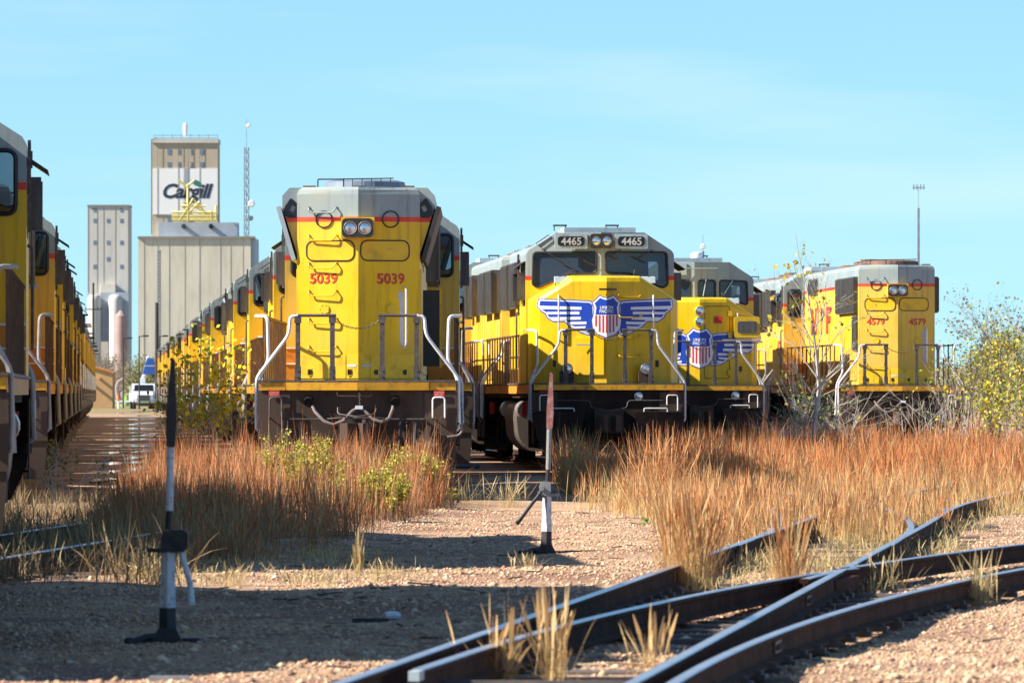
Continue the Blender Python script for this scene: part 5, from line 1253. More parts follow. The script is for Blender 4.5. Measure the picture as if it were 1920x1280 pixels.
# the bare sapling in front of 4579
rnd = random.Random(5)
sp = empty('bare_sapling', (6.55, 166, GZ), 0, 'pale bare sapling with a few yellow leaves in front of 4579', 'tree')
tr = MB(); tk = [Vector((0, 0, -0.05)), Vector((0.02, 0, 0.6)), Vector((0.08, 0, 1.2)), Vector((0.16, 0, 1.8)), Vector((0.12, 0.05, 2.4)), Vector((0.02, 0.05, 3.2)), Vector((-0.10, 0.1, 4.0)), Vector((-0.28, 0.1, 4.7)), Vector((-0.35, 0.1, 5.2))]
tr.tube(tk, [0.06, 0.055, 0.05, 0.045, 0.032, 0.022, 0.014, 0.008, 0.005], 7); tr.build('trunk', 'bark_pale', sp, True)
br = MB(); tips = []
for z, ux, uz, ln in ((0.55, -1, 0.35, 1.6), (0.6, 1, 0.2, 1.5), (0.8, -1, 0.15, 1.7), (0.9, 1, 0.5, 1.3), (1.1, -1, 0.75, 2.3), (1.2, 1, 0.3, 1.2), (1.35, -1, 0.5, 1.9), (1.5, -1, 1.6, 2.6), (1.6, 1, 0.4, 1.4), (1.8, 1, 1.8, 2.4), (1.85, 1, 0.9, 2.0), (2.0, -1, 1.2, 2.0), (2.3, 1, 1.4, 1.7), (2.7, -1, 1.6, 1.6), (3.1, 1, 1.3, 1.3), (3.6, -1, 1.8, 1.2), (2.2, -1, 2.2, 2.8), (2.5, 0.8, 2.4, 2.8), (1.9, -0.5, 2.6, 3.2), (2.9, 0.5, 2.6, 2.2), (0.4, -0.6, 0.2, 1.2), (0.45, 0.7, 0.15, 1.3), (0.7, 0.3, 0.2, 1.2)):
    i = max(0, min(len(tk) - 2, sum(1 for q in tk if q.z < z) - 1)); t = (z - tk[i].z) / (tk[i + 1].z - tk[i].z); p = tk[i].lerp(tk[i + 1], t)
    grow(br, p, Vector((ux, rnd.uniform(-0.7, 0.7), uz)), ln * 0.60, 0.015, 3, tips, rnd, 0.42, 3, 0.01)
br.build('branches', 'bark_pale', sp)
leaves(sp, [t for t in tips if t.z > 3.0] + [t for t in tips if t.z > 1.5][:12], 110, 0.10, [(0.6, 0.42, 0.03), (0.5, 0.38, 0.05), (0.4, 0.36, 0.06)], 0.03)
DG = [(0.10, 0.13, 0.03), (0.16, 0.18, 0.05), (0.30, 0.26, 0.07)]
OL = [(0.30, 0.29, 0.09), (0.38, 0.34, 0.12), (0.20, 0.24, 0.06), (0.45, 0.37, 0.10)]
for i, (px, d, top, nl, lab) in enumerate(((1835, 176, 560, 700, 'tall yellow-leaved shrub just right of 4579'), (1890, 182, 590, 900, 'dense green-yellow shrub near the right edge'), (1935, 178, 610, 800, 'shrub cut by the right edge of the frame'), (1800, 186, 650, 260, 'thin shrub touching the right railing of 4579'), (1865, 170, 680, 800, 'low leafy shrub in front of the tall yellow one'), (1915, 168, 720, 700, 'lowest leafy shrub at the right edge above the grass'))):
    plant(px, d, top, lab, stems=7, nleaf=nl, seed=20 + i, group='shrubs right of 4579', spread=0.4, r=0.018, base_w=0.35, pal=YG + OL, bark='bark_dark' if i % 2 == 0 else 'bark_pale', jit=0.09, depth=2, kids=4)
plant(1755, 184, 690, 'bare pale twigs in front of the pilot of 4579', stems=8, nleaf=40, seed=41, spread=0.5, r=0.012, base_w=0.35, kids=3)
plant(1700, 182, 720, 'leafless thin twigs below the hood of 4579', stems=5, nleaf=12, seed=42, spread=0.6, r=0.010, base_w=0.3, kids=3)
plant(1575, 172, 700, 'tangle of pale twigs at the left steps of 4579', stems=9, nleaf=70, seed=43, spread=0.8, r=0.012, base_w=0.6, kids=4, pal=OL)
plant(1512, 176, 668, 'dark green leafy bush behind the bare sapling', stems=8, nleaf=420, seed=48, spread=0.4, r=0.012, base_w=0.3, kids=4, pal=DG, lsize=0.08)
plant(1480, 170, 730, 'tangle of pale twigs left of the bare sapling', stems=8, nleaf=60, seed=44, spread=0.9, r=0.012, base_w=0.6, kids=4, pal=OL)
plant(402, 144, 636, 'yellow-leaved shrub beside the row behind 5039', stems=10, nleaf=1250, seed=45, spread=0.35, r=0.016, base_w=0.28, kids=4, pal=[(0.85, 0.62, 0.03), (0.62, 0.55, 0.05), (0.36, 0.42, 0.05), (0.25, 0.33, 0.05)], lsize=0.085, ltop=0.40, jit=0.07)
plant(372, 155, 690, 'twiggy shrub left of the yellow-leaved one', stems=9, nleaf=380, seed=46, spread=0.5, r=0.012, base_w=0.3, kids=4, pal=YG + OL)
plant(105, 118, 790, 'small dark bush against the tanks of the left row', stems=9, nleaf=420, seed=47, spread=0.8, r=0.012, base_w=0.2, kids=4, pal=DG, lsize=0.06)
GOLD = [(0.46, 0.42, 0.06), (0.36, 0.37, 0.06), (0.55, 0.46, 0.08), (0.26, 0.29, 0.05), (0.58, 0.44, 0.11)]
for i, (px, d, top, nl, lab) in enumerate(((585, 104, 828, 3200, 'tallest yellow-green goldenrod bush in the grass before 5039'), (690, 101, 880, 3000, 'yellow-green goldenrod bush right of the tallest one'), (640, 102, 900, 2000, 'low goldenrod bush between the two larger ones'), (770, 110, 840, 3000, 'golden bush at the right end of the tall grass'), (835, 113, 905, 160, 'small green weed at the foot of the pilot of 5039'))):
    plant(px, d, top, lab, stems=14, nleaf=int(nl * 1.5), seed=60 + i, spread=0.34 if i != 4 else 0.5, r=0.008, base_w=0.36 if i < 4 else 0.15, depth=2, kids=4, pal=GOLD, lsize=0.036, bark='bark_grey', jit=0.03, group='goldenrod bushes')
for i, (px, py, h, lab) in enumerate(((1063, 872, 24, 'small green leafy weed beside the plow of 4465'), (1210, 990, 22, 'small green seedling on the lit gravel'))):
    b_ = G(px, py); plant(px, b_.y, py - h, lab, stems=5, nleaf=36, seed=80 + i, spread=0.9, r=0.005, base_w=0.06, depth=1, kids=3, pal=[(0.10, 0.25, 0.03), (0.2, 0.3, 0.04)], lsize=0.07, bark='bark_grey')

# ---------------------------------------------------------------- small litter
simple('plastic_white', (0.75, 0.78, 0.80), 0.3, var=0.1); simple('pipe_blue', (0.10, 0.16, 0.24), 0.5, var=0.3)
b_ = G(738, 1157); lt = MB(); lt.tube([(-0.06, 0, 0.03), (0.0, 0.01, 0.035), (0.04, 0.02, 0.03), (0.055, 0.02, 0.03)], [0.03, 0.032, 0.028, 0.012], 8); o = lt.build('plastic_bottle', 'plastic_white'); o.location = (b_.x, b_.y, gh(b_.x, b_.y)); tag(o, 'crushed white bottle on the shaded gravel', 'bottle')
b_ = G(700, 1160); lt = MB(); lt.bbox(-0.16, 0.12, -0.03, 0.03, 0, 0.035, 0.008); o = lt.build('wood_scrap', 'stand_black'); o.location = (b_.x, b_.y, gh(b_.x, b_.y)); tag(o, 'dark scrap of wood beside the crushed bottle', 'scrap')
b_ = G(880, 878); lt = MB(); lt.cyl((-0.32, 0, 0.07), (0.22, 0.1, 0.07), 0.07, 14); o = lt.build('pipe', 'pipe_blue'); o.location = (b_.x, b_.y, gh(b_.x, b_.y)); tag(o, 'short blue-grey pipe lying in the shade right of 5039', 'pipe')
b_ = G(940, 922); lt = MB(); lt.tube(bend([(-0.04, 0, 0.0), (-0.05, 0, 0.24), (0.02, 0, 0.26), (0.14, 0.05, 0.05)], 0.03), 0.012, 5); o = lt.build('bent_strap', 'stand_grey'); o.location = (b_.x, b_.y, gh(b_.x, b_.y)); tag(o, 'bent metal strap standing in the shaded gravel', 'strap')
b_ = G(1060, 925); lt = MB(); lt.box(-0.2, 0.22, -0.04, 0.04, 0.0, 0.03); o = lt.build('metal_plate', 'stand_grey'); o.location = (b_.x, b_.y, gh(b_.x, b_.y)); o.rotation_euler = (0, 0, 0.2); tag(o, 'flat pale strip behind the red-target switch stand', 'scrap')
b_ = G(1150, 905); lt = MB(); lt.tube([(-0.4, 0, 0.05), (0.0, 0, 0.10), (0.3, 0.1, 0.06)], 0.03, 6); lt.tube([(0.05, 0, 0.05), (0.06, 0, 0.26)], 0.025, 6); lt.box(-0.02, 0.16, -0.04, 0.04, 0.26, 0.30); o = lt.build('scrap_iron', 'stand_black'); o.location = (b_.x, b_.y, gh(b_.x, b_.y)); tag(o, 'black scrap iron with an upright lug in front of 4465', 'scrap')
b_ = G(315, 1268); lt = MB(); lt.bbox(-0.12, 0.13, -0.05, 0.05, 0, 0.03, 0.01); o = lt.build('board_scrap', 'stand_grey'); o.location = (b_.x, b_.y, gh(b_.x, b_.y)); tag(o, 'pale board scrap below the near switch stand', 'scrap')

# ---------------------------------------------------------------- puddles between the rows
m, n, l, b = nt('water'); b.inputs['Base Color'].default_value = (0.035, 0.028, 0.022, 1); b.inputs['Roughness'].default_value = 0.03; b.inputs['IOR'].default_value = 1.33; b.inputs['Specular IOR Level'].default_value = 0.9
tw = noise(n, l, 3.0, mapped(n, l, (1, 0.3, 1))); bp = n.new('ShaderNodeBump'); bp.inputs['Strength'].default_value = 0.0; bp.inputs['Distance'].default_value = 0.01; l.new(tw.outputs[0], bp.inputs['Height']); l.new(bp.outputs[0], b.inputs['Normal']); MATS['water'] = m
rnd = random.Random(3)
for px, py, wpx, hpx in ((215, 914, 46, 9), (196, 902, 40, 7), (240, 896, 36, 8), (205, 884, 54, 6), (262, 878, 40, 12), (225, 868, 70, 7), (250, 858, 44, 6), (215, 848, 60, 5), (270, 846, 50, 5), (240, 836, 90, 5), (292, 832, 36, 4), (235, 824, 110, 6), (285, 815, 60, 5), (225, 812, 60, 4), (262, 803, 110, 4), (235, 796, 56, 3), (280, 793, 50, 3), (258, 786, 80, 3), (268, 779, 60, 2), (240, 774, 40, 2), (270, 771, 44, 1.6)):
    a0 = G(px, py + hpx / 2); a1 = G(px, py - hpx / 2); c_ = (a0 + a1) / 2; ry = (a1.y - a0.y) * 0.42; rx = wpx * 0.46 * c_.y / FPX
    pts = []
    k = 44; ph = [rnd.uniform(0, 6.28) for _ in range(5)]
    for i in range(k):
        an = 2 * math.pi * i / k; rr = 1 + 0.22 * math.sin(2 * an + ph[0]) + 0.2 * math.sin(3 * an + ph[1]) + 0.14 * math.sin(5 * an + ph[2]) + 0.1 * math.sin(9 * an + ph[3]) + 0.06 * math.sin(14 * an + ph[4])
        pts.append((math.cos(an) * rx * rr, math.sin(an) * ry * rr))
    mb = MB(); mb.flat(pts, lambda u, w: (u, w, 0)); o = mb.build('puddle', 'water'); zt = max(gh(c_.x + u, c_.y + w) for u, w in pts) if c_.y < 150 else GZ
    o.location = (c_.x, c_.y, min(zt, GZ + 0.03) + 0.006); tag(o, 'rain puddle on the muddy lane between the rows', kind='structure')
# ---------------------------------------------------------------- far background
simple('concrete_far', (0.64, 0.59, 0.48), 0.9, var=0.12, scale=0.22, dirt=(0.38, 0.34, 0.28), dirtamt=0.6, streak=True)
simple('concrete_tan', (0.46, 0.39, 0.29), 0.9, var=0.15, scale=0.25, dirt=(0.55, 0.50, 0.42), dirtamt=0.6, streak=True)
simple('concrete_pale', (0.55, 0.53, 0.49), 0.9, var=0.12, scale=0.2, dirt=(0.36, 0.34, 0.32), dirtamt=0.5, streak=True)
simple('seam_dark', (0.24, 0.23, 0.22), 0.9, var=0.2, scale=0.3)
simple('window_far', (0.16, 0.22, 0.30), 0.3, var=0.2, scale=0.5)
simple('sign_white', (0.80, 0.80, 0.80), 0.8, var=0.03, scale=0.2)
simple('navy', (0.02, 0.035, 0.07), 0.7, var=0.1); simple('leaf_green', (0.02, 0.18, 0.15), 0.7, var=0.1, scale=0.5)
simple('steel_blue', (0.36, 0.41, 0.48), 0.6, var=0.12, scale=0.3); simple('frame_yellow', (0.66, 0.56, 0.20), 0.6, var=0.15, scale=0.4)
simple('tank_pink', (0.36, 0.24, 0.22), 0.7, var=0.2, scale=0.3); simple('mast_grey', (0.16, 0.18, 0.21), 0.6, var=0.1)
simple('stucco_tan', (0.55, 0.33, 0.15), 0.9, var=0.08, scale=1.0); simple('wood_pole', (0.05, 0.045, 0.042), 0.9, var=0.2)
simple('truck_white', (0.75, 0.76, 0.78), 0.35, var=0.04); simple('lift_blue', (0.05, 0.14, 0.50), 0.5, var=0.1); simple('cone_orange', (0.75, 0.13, 0.03), 0.6)
simple('hill_brown', (0.24, 0.19, 0.12), 0.95, var=0.25, scale=0.08); simple('lawn', (0.16, 0.26, 0.04), 0.95, var=0.15, scale=0.3); simple('path_pink', (0.36, 0.25, 0.22), 0.9, var=0.1)
def fb(D, x0, x1, y0, y1, dep, mb=None):
    """box from photograph pixels at depth D (y0 top, y1 bottom)"""
    a = P(x0, y1, D); b_ = P(x1, y0, D); mb = mb or MB(); mb.box(a.x, b_.x, D, D + dep, max(a.z, GZ), b_.z); return mb
def part(root, name, mat, mb):
    mb.v = [v - root.location for v in mb.v]; return mb.build(name, mat, root)
D = 1800.0; K = D / FPX
e1 = empty('grain_elevator', (P(345, HOR, D).x, D, GZ), 0, 'tall beige grain elevator with a white painted name panel', 'grain elevator')
part(e1, 'headhouse', 'concrete_tan', fb(D + 4, 285, 408, 266, 760, 14))
part(e1, 'silo_block', 'concrete_far', fb(D, 259, 470, 446, 760, 30))
m_ = MB(); a = P(259, 446, D); m_.add([(a.x, D, GZ), (a.x, D, a.z), (a.x - 1.25, D + 30, a.z), (a.x - 1.25, D + 30, GZ)], [(0, 1, 2, 3)]); part(e1, 'end_wall', 'concrete_pale', m_)
part(e1, 'shade_side', 'steel_blue', fb(D + 0.5, 470, 478, 446, 760, 28)); part(e1, 'block_cornice', 'seam_dark', fb(D - 0.5, 258, 479, 443, 447, 1))  # right side of the block, its shade put into a blue-grey colour
part(e1, 'gallery', 'steel_blue', fb(D + 2, 297, 445, 417, 445, 12))
for x in (345, 396):
    c_ = MB(); p = P(x, 425, D + 2); c_.cyl(p, p + Vector((0, -1.6, 0.1)), 0.55, 10); part(e1, 'spout', 'navy', c_)
part(e1, 'parapet', 'concrete_pale', fb(D + 3.6, 284, 409, 260, 268, 14.8))
part(e1, 'name_panel', 'sign_white', fb(D + 3.75, 287, 408, 316, 402, 0.25))
for x in (270, 295, 317, 346, 374, 413, 432, 455): part(e1, 'wall_seam', 'seam_dark' if x in (317, 374, 270, 413) else 'concrete_tan', fb(D - 0.05, x, x + 0.8, 448, 760, 0.06))
for x in (295, 334, 353, 374): part(e1, 'wall_seam', 'seam_dark', fb(D + 3.68, x, x + 0.7, 268, 416, 0.05))
for x, w in ((314, 7), (333.5, 5), (357.5, 3.5), (375, 8)):
    for y in (280, 304): part(e1, 'window', 'window_far', fb(D + 3.93, x, x + w, y, y + 10, 0.4))
part(e1, 'window', 'window_far', fb(D + 3.93, 314, 321, 407, 416, 0.4))
pp = MB(); pp.tube([P(294, 258, D + 2), P(284, 262, D + 2), P(284, 440, D + 2)], 0.14, 6); part(e1, 'downpipe', 'mast_grey', pp)
pp = MB()
for y in (254, 259): pp.tube([P(289, y, D + 4), P(408, y, D + 4)], 0.06, 4)
for x in range(289, 409, 17): pp.tube([P(x, 252, D + 4), P(x, 262, D + 4)], 0.06, 4)
part(e1, 'roof_railing', 'mast_grey', pp)
pp = MB(); pp.tube([P(347.5, 257, D + 6), P(347.5, 254, D + 6), P(347.5, 234, D + 6), P(347.5, 231, D + 6)], [0.1, 0.5, 0.55, 0.3], 10); part(e1, 'beacon', 'sign_white', pp)
v, f = text_pts('Cargill', 4.6, 0.28, 0.03, 0.95)
t_ = MB(); xs_ = [q[0] for q in v]; sc = 11.9 / (max(xs_) - min(xs_)); c_ = P(351.5, 361.5, D)
t_.add([(c_.x + x * sc, D + 3.70, c_.z + y * 1.0) for x, y in v], f); part(e1, 'lettering', 'navy', t_)
lf = MB(); k_ = K
for mat_, pts in (('leaf_green', [(352, 341), (358, 337), (364, 336), (358, 344)]), ('leaf_green', [(365, 336), (374, 340), (379, 349), (372, 350), (361, 345)])):
    lf.flat([(P(x, y, D).x, P(x, y, D).z) for x, y in pts], lambda u, w: (u, D + 3.71, w))
part(e1, 'leaf_mark', 'leaf_green', lf)
ys_ = MB()
def beam(a, b_, r=0.28): ys_.tube([P(a[0], a[1], D - 1), P(b_[0], b_[1], D - 1)], r, 4)
for a, b_ in (((322, 412), (407, 412)), ((322, 405), (407, 405)), ((322, 398), (407, 398)), ((335, 415), (362, 372)), ((362, 372), (396, 415)), ((352, 415), (352, 345)), ((334, 338), (350, 350)), ((350, 350), (364, 338)), ((340, 386), (385, 386)), ((372, 415), (340, 386)), ((345, 378), (400, 404)), ((396, 415), (396, 395)), ((405, 412), (405, 385)), ((374, 378), (352, 400))): beam(a, b_)
part(e1, 'steel_frame', 'frame_yellow', ys_)
fb_ = fb(D - 1.2, 322, 407, 402, 412, 0.6); part(e1, 'conveyor', 'frame_yellow', fb_)
# second elevator
D2 = 2100.0
e2 = empty('grain_elevator', (P(203, HOR, D2).x, D2, GZ), 0, 'smaller pale grain elevator with silos at far left', 'grain elevator')
part(e2, 'headhouse', 'concrete_pale', fb(D2 + 6, 164, 242, 386, 760, 15)); part(e2, 'parapet', 'seam_dark', fb(D2 + 5.7, 163.5, 242.5, 384, 387, 15.6))
for x in (165, 182, 194, 216, 240): part(e2, 'wall_seam', 'seam_dark', fb(D2 + 5.95, x, x + 0.9, 387, 548, 0.1))
for x, y in ((175, 390), (225, 390), (175, 410), (200, 410), (225, 410), (175, 451), (200, 451), (225, 451), (200, 482), (175, 496), (225, 496)): part(e2, 'window', 'window_far', fb(D2 + 5.93, x, x + 6, y, y + 7.5, 0.3))
for x0, x1 in ((163, 189), (203, 229)):
    c_ = MB(); p = P((x0 + x1) / 2, 552, D2); r_ = (x1 - x0) / 2 * D2 / FPX; c_.tube([(p.x, D2 + 1, GZ), (p.x, D2 + 1, p.z - 1.5), (p.x, D2 + 1, p.z - 0.5), (p.x, D2 + 1, p.z)], [r_, r_, r_ * 0.85, r_ * 0.5], 24); c_.v = [q - e2.location for q in c_.v]; c_.build('silo', 'concrete_pale', e2, True)
part(e2, 'silo_shed', 'steel_blue', fb(D2 + 2, 189, 241, 548, 640, 3)); part(e2, 'gallery', 'concrete_far', fb(D2 + 4, 190, 216, 532, 552, 4))
c_ = MB(); p = P(227, 592, 1700); c_.tube([(p.x, 1700, GZ), (p.x, 1700, p.z), (p.x, 1700, p.z + 1.2)], [1.35, 1.35, 0.3], 18); o = c_.build('storage_tank', 'tank_pink', None, True); tag(o, 'pinkish storage tank in front of the far silos', 'tank')
# lattice masts
def mast(px, top, D, w0, w1, label, n_=18, base=HOR + 8, dishes=()):
    r = empty('lattice_mast', (P(px, HOR, D).x, D, GZ), 0, label, 'mast'); H = P(px, top, D).z - GZ; mb = MB()
    q = lambda s_, t: Vector(((w0 * (1 - t) + w1 * t) / 2 * math.cos(s_ * 2.094 + 0.5), (w0 * (1 - t) + w1 * t) / 2 * math.sin(s_ * 2.094 + 0.5), H * t))
    for s_ in range(3):
        mb.tube([q(s_, 0), q(s_, 0.9)], 0.11 * D / 1800, 4)
        for i in range(n_): mb.tube([q(s_, 0.9 * i / n_), q((s_ + 1) % 3, 0.9 * (i + 1) / n_)], 0.07 * D / 1800, 3)
    mb.tube([(0, 0, H * 0.88), (0, 0, H)], 0.06 * D / 1800, 4); mb.build('frame', 'mast_grey', r)
    for dx, y, rad, mt in dishes:
        c_ = MB(); z = P(px, y, D).z - GZ; x = dx * D / FPX; c_.tube([(x, -0.8, z), (x, -0.5, z), (x, 0.1, z)], [rad * 0.75 * D / FPX, rad * D / FPX, rad * D / FPX], 14); c_.build('dish', mt, r, True)
    return r
mast(462, 224, 1900, 1.6, 1.2, 'tall lattice mast with dishes behind the elevator', 30, dishes=((4, 236, 4, 'sign_white'), (9, 382, 7, 'sign_white'), (8, 409, 5, 'mast_grey')))
mast(298, 438, 1750, 0.75, 0.75, 'thin lattice mast standing in front of the elevator block', 40)
mast(1722, 350, 1500, 0.5, 0.3, 'slender antenna mast above the roof of 4579', 14)
mast(1318, 440, 1700, 0.6, 0.4, 'thin antenna mast behind the dark grey cab', 14, dishes=((0, 462, 5, 'sign_white'),))
ar = MB()
for x in (1713, 1719, 1726, 1732): ar.tube([P(x, 346, 1500), P(x, 356, 1500)], 0.12, 5)
ar.tube([P(1711, 352, 1500), P(1734, 352, 1500)], 0.08, 4); o = ar.build('antenna_array', 'mast_grey'); tag(o, 'panel antennas at the top of the slender mast', 'antenna')
# street lamps and poles
def street_lamp(px, top, D, arm, label):
    r = empty('street_lamp', (P(px, HOR, D).x, D, GZ), 0, label, 'street lamp', 'street lamps beyond the rows'); H = P(px, top, D).z - GZ; k = D / FPX
    m_ = MB(); m_.tube([(0, 0, 0), (0, 0, H)], [0.09, 0.06], 8); m_.build('pole', 'wood_pole', r)
    m_ = MB(); m_.tube([(0, 0, H - 0.05), (arm * k * 0.5, 0, H)], 0.045, 6); m_.build('arm', 'wood_pole', r)
    m_ = MB(); m_.box(arm * k * 0.4, arm * k, -0.15, 0.15, H - 0.07, H + 0.1); m_.build('lamp_head', 'wood_pole', r)
street_lamp(231, 634, 800, 17, 'street lamp above the lawn, left one of three'); street_lamp(261, 630, 760, 18, 'street lamp left of the dark pole, middle of three'); street_lamp(299, 630, 720, 16, 'street lamp whose arm reaches right from the dark pole')
def pole(px, top, D, r0, label, arms=()):
    r = empty('utility_pole', (P(px, HOR, D).x, D, GZ), 0, label, 'utility pole'); H = P(px, top, D).z - GZ
    m_ = MB(); m_.tube([(0, 0, 0), (0, 0, H)], [r0, r0 * 0.75], 8); m_.build('pole', 'wood_pole', r)
    for y, w in arms:
        z = P(px, y, D).z - GZ; m_ = MB(); m_.box(-w, w, -0.08, 0.08, z - 0.07, z + 0.07)
        for x in (-0.9, -0.5, 0.5, 0.9): m_.cyl((x * w, 0, z + 0.07), (x * w, 0, z + 0.3), 0.05, 6)
        m_.build('cross_arm', 'wood_pole', r)
pole(294, 567, 650, 0.19, 'thick dark pole in front of the elevator block'); pole(175, 530, 900, 0.16, 'utility pole with a cross-arm left of the silos', ((580, 1.0),))
# land beyond: embankment, path, lawn
def mound(name, label, x0, x1, D0, D1, H, mat, kind='structure'):
    mb = MB(); nx, ny = 26, 8; a = P(x0, HOR, D0).x; b_ = P(x1, HOR, D0).x; vv = []
    for j in range(ny + 1):
        for i in range(nx + 1):
            u, w = i / nx, j / ny; z = H * (math.sin(math.pi * u) ** 0.5 if 0 < u < 1 else 0) * math.sin(math.pi * min(w, 1)) * (0.8 + 0.2 * math.sin(u * 17 + w * 5))
            vv.append((a + (b_ - a) * u, D0 + (D1 - D0) * w, GZ - 0.1 + z))
    mb.add(vv, [(j * (nx + 1) + i, j * (nx + 1) + i + 1, (j + 1) * (nx + 1) + i + 1, (j + 1) * (nx + 1) + i) for j in range(ny) for i in range(nx)])
    o = mb.build(name, mat, None, True); tag(o, label, kind=kind); return o
mound('embankment', 'brown embankment beyond the rows', 60, 420, 1000, 1200, 5.2, 'hill_brown')
mound('hill', 'low wooded rise on the far horizon', 900, 2600, 2600, 4200, 14, 'hill_brown')
mound('hill', 'low rise on the far left horizon', -900, 1000, 3000, 4200, 10, 'hill_brown')
lw = mound('lawn', 'small green lawn bank behind the truck', 212, 262, 930, 980, 3.2, 'lawn')
pa = MB(); pa.tube([P(225, 757, 925), P(222, 742, 925), P(219, 727, 925), P(222, 716, 925), P(232, 710, 925)], [0.25, 0.25, 0.25, 0.22, 0.2], 6); o = pa.build('kerb', 'path_pink'); tag(o, 'pinkish curved kerb around the green lawn', 'kerb')
gd = MB(); a = P(212, 752, 860); b_ = P(246, 752, 860); gd.box(a.x, b_.x, 860, 860.1, a.z - 0.12, a.z + 0.12)
for t in (0.05, 0.5, 0.95): x = a.x + (b_.x - a.x) * t; gd.box(x - 0.06, x + 0.06, 860.1, 860.2, GZ, a.z + 0.1)
o = gd.build('guard_rail', 'sign_white'); tag(o, 'white guard rail left of the truck', 'guard rail')
mp_ = empty('marker_post', (P(222, HOR, 800).x, 800, GZ), 0, 'white marker post with an orange top', 'marker post')
q = MB(); q.cyl((0, 0, 0), (0, 0, 0.75), 0.1, 8); q.build('post', 'sign_white', mp_); q = MB(); q.cyl((0, 0, 0.75), (0, 0, 1.4), 0.1, 8); q.build('top', 'cone_orange', mp_)
# tan hut
D3 = 800.0
ht = empty('hut', (P(186, HOR, D3).x, D3, GZ), 0, 'small tan hut with a sloping roof at the end of the left row', 'hut')
m_ = MB(); a = P(150, 766, D3); b_ = P(211, 700, D3); zl = P(150, 681, D3).z; w_ = b_.x - a.x; x0 = a.x - ht.location.x
m_.prism_y([(x0, 0), (x0 + w_, 0), (x0 + w_, b_.z - GZ), (x0, zl - GZ)], 0, 5); m_.build('wall', 'stucco_tan', ht)
m_ = MB(); m_.prism_y([(x0 - 0.1, zl - GZ), (x0 + w_ + 0.15, b_.z - GZ - 0.02), (x0 + w_ + 0.15, b_.z - GZ + 0.14), (x0 - 0.1, zl - GZ + 0.16)], -0.2, 5.2); m_.build('roof', 'step_orange', ht)
for px, py in ((186, 709), (176, 722)):
    q = P(px, py, D3); x = q.x - ht.location.x; z = q.z - GZ; m_ = MB(); m_.box(x - 0.12, x + 0.14, -0.5, 0, z - 0.12, z + 0.1); m_.build('vent', 'stucco_tan', ht)
# white utility truck
D4 = 780.0
uk = empty('utility_truck', (P(271, HOR, D4).x, D4, GZ), 0.10, 'white utility truck with a blue aerial lift at the end of the lane', 'truck')
m_ = MB(); m_.prism_x([(0.0, 0.75), (0.0, 1.45), (0.15, 1.62), (1.3, 1.78), (1.3, 0.75)], -0.85, 0.85); m_.build('hood', 'truck_white', uk)
m_ = MB(); m_.prism_x([(1.3, 0.7), (1.3, 1.8), (1.75, 2.55), (3.0, 2.6), (3.0, 0.7)], -1.15, 1.15); m_.build('cab', 'truck_white', uk)
m_ = MB(); m_.add([(-1.0, 1.30, 1.86), (1.0, 1.30, 1.86), (0.95, 1.66, 2.48), (-0.95, 1.66, 2.48)], [(0, 1, 2, 3)]); m_.build('windshield', 'board_black', uk)
m_ = MB(); m_.box(-0.55, 0.55, -0.03, 0.0, 0.85, 1.42); m_.build('grille', 'grille', uk)
m_ = MB(); m_.box(-1.15, 1.15, -0.25, 0.1, 0.45, 0.72); m_.build('bumper', 'black_iron', uk); m_ = MB(); m_.box(-1.0, 1.0, -0.27, -0.25, 0.62, 0.72); m_.build('bumper_strip', 'frame_yellow', uk)
for s_ in (-1, 1):
    m_ = MB(); m_.cyl((s_ * 0.85, 0.6, 0.5), (s_ * 1.15, 0.6, 0.5), 0.5, 16); m_.build('wheel', 'black_rubber', uk)
    m_ = MB(); m_.cyl((s_ * 0.75, 5.6, 0.5), (s_ * 1.2, 5.6, 0.5), 0.5, 16); m_.build('wheel', 'black_rubber', uk)
    m_ = MB(); m_.prism_y(rrect(s_ * 1.0 - 0.16, s_ * 1.0 + 0.16, 0.72, 1.12, 0.1, 2), 0.12, 1.2); m_.build('fender', 'truck_white', uk)
    m_ = MB(); m_.box(s_ * 0.72 - 0.12, s_ * 0.72 + 0.12, -0.02, 0.02, 0.95, 1.2); m_.build('headlight', 'lens', uk)
    m_ = MB(); m_.box(s_ * 1.4 - 0.1, s_ * 1.4 + 0.1, 1.3, 1.38, 1.75, 2.35); m_.build('mirror', 'truck_white', uk)
m_ = MB(); m_.box(-1.25, 1.25, 3.1, 7.0, 0.8, 1.7); m_.build('service_body', 'truck_white', uk)
m_ = MB(); m_.box(-0.25, 0.25, 3.2, 3.7, 1.7, 3.2); m_.tube([(0, 3.5, 3.1), (0.3, 2.6, 4.1), (0.5, 2.2, 5.4)], 0.16, 6); m_.build('boom', 'truck_white', uk)
m_ = MB(); m_.prism_y([(-0.1, 3.55), (1.1, 3.55), (1.1, 5.2), (0.35, 5.2)], 1.9, 2.7); m_.build('lift_bucket', 'lift_blue', uk)
m_ = MB(); m_.box(0.05, 1.15, 1.88, 1.9, 4.38, 4.46); m_.build('bucket_band', 'truck_white', uk)
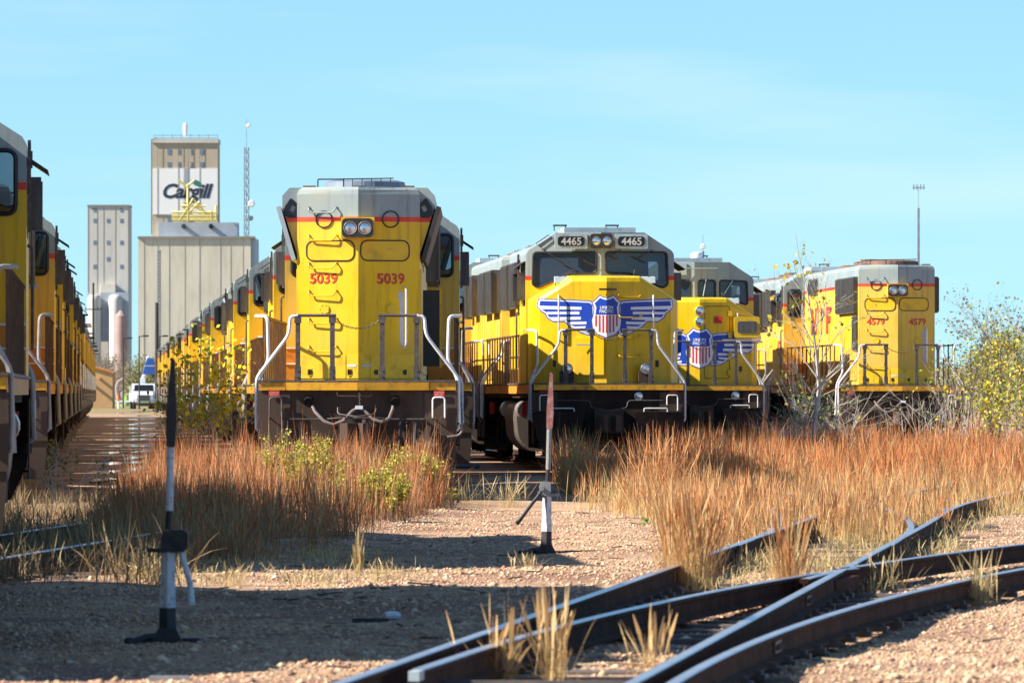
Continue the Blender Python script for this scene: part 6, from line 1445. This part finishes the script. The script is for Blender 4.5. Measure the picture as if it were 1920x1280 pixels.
# trees beyond
TB = [(0.25, 0.19, 0.13), (0.32, 0.25, 0.17), (0.20, 0.16, 0.11)]; TO = [(0.22, 0.22, 0.07), (0.30, 0.27, 0.10), (0.15, 0.17, 0.06)]
def tree(px, d, top, label, nleaf, lsize, pal, bark='bark_grey', seed=1, spread=0.5, group='trees beyond the yard', name='tree', r=0.16, jit=0.25):
    rnd = random.Random(seed); X = (px - 960) * d / FPX; H = CAMH + (HOR - top) * d / FPX - GZ
    root = empty(name, (X, d, GZ), 0, label, 'tree', group); mb = MB(); tips = []
    tk = [Vector((0, 0, 0)), Vector((rnd.uniform(-.1, .1), 0, H * 0.2)), Vector((rnd.uniform(-.2, .2), 0, H * 0.4))]
    mb.tube(tk, [r, r * 0.8, r * 0.65], 7); mb.build('trunk', bark, root)
    mb = MB()
    for i in range(7):
        grow(mb, tk[1 + i % 2], Vector((rnd.uniform(-1, 1) * spread * 1.4, rnd.uniform(-1, 1) * spread, 1.0)), H * rnd.uniform(0.32, 0.45), r * 0.45, 2, tips, rnd, spread, 4)
    mb.build('branches', bark, root)
    leaves(root, tips, nleaf, lsize, pal, jit, 'crown')
for i, (px, d, top, lab) in enumerate(((196, 960, 655, 'bare brown tree left of the leftmost lamp'), (222, 980, 650, 'bare brown tree behind the lawn'), (246, 970, 668, 'low bare tree between the lamps'), (184, 940, 675, 'bare tree above the tan hut'), (262, 990, 680, 'low brush tree behind the truck'))):
    tree(px, d, top, lab, 900, 0.16, TB, 'bark_grey', 100 + i, 0.6, jit=0.3)
tree(276, 940, 655, 'olive green tree above the truck', 1600, 0.24, TO, 'bark_grey', 120, 0.6, jit=0.35)
tree(258, 930, 690, 'small olive tree left of the truck lift', 900, 0.22, TO, 'bark_grey', 121, 0.6, jit=0.3)
for i, (px, d, top, nl, pal, lab) in enumerate(((1892, 420, 535, 1200, TB, 'hazy bare tree behind the shrubs at the right edge'), (1930, 440, 560, 1200, TB, 'bare tree cut by the right edge'), (1850, 400, 610, 1400, TO, 'olive tree behind the tall shrub right of 4579'), (1810, 430, 650, 1200, TO, 'low olive tree seen past the railing of 4579'), (1905, 330, 630, 1600, TO, 'dense olive tree low at the right edge'), (1870, 300, 680, 1500, TO, 'low dense bush-like tree behind the shrubs'), (1790, 600, 690, 900, TO, 'distant low tree just right of 4579'))):
    tree(px, d, top, lab, nl, 0.13, pal, 'bark_grey', 140 + i, 0.6, r=0.10, jit=0.22)
# dome antenna on the third locomotive
dm = MB(FT); dm.tube([(0.12, L - CY1 + 0.6, 4.94), (0.12, L - CY1 + 0.6, 5.02), (0.12, L - CY1 + 0.6, 5.08), (0.12, L - CY1 + 0.6, 5.10)], [0.15, 0.16, 0.12, 0.04], 14); dm.build('roof_dome', 'white_paint', Cq, True)
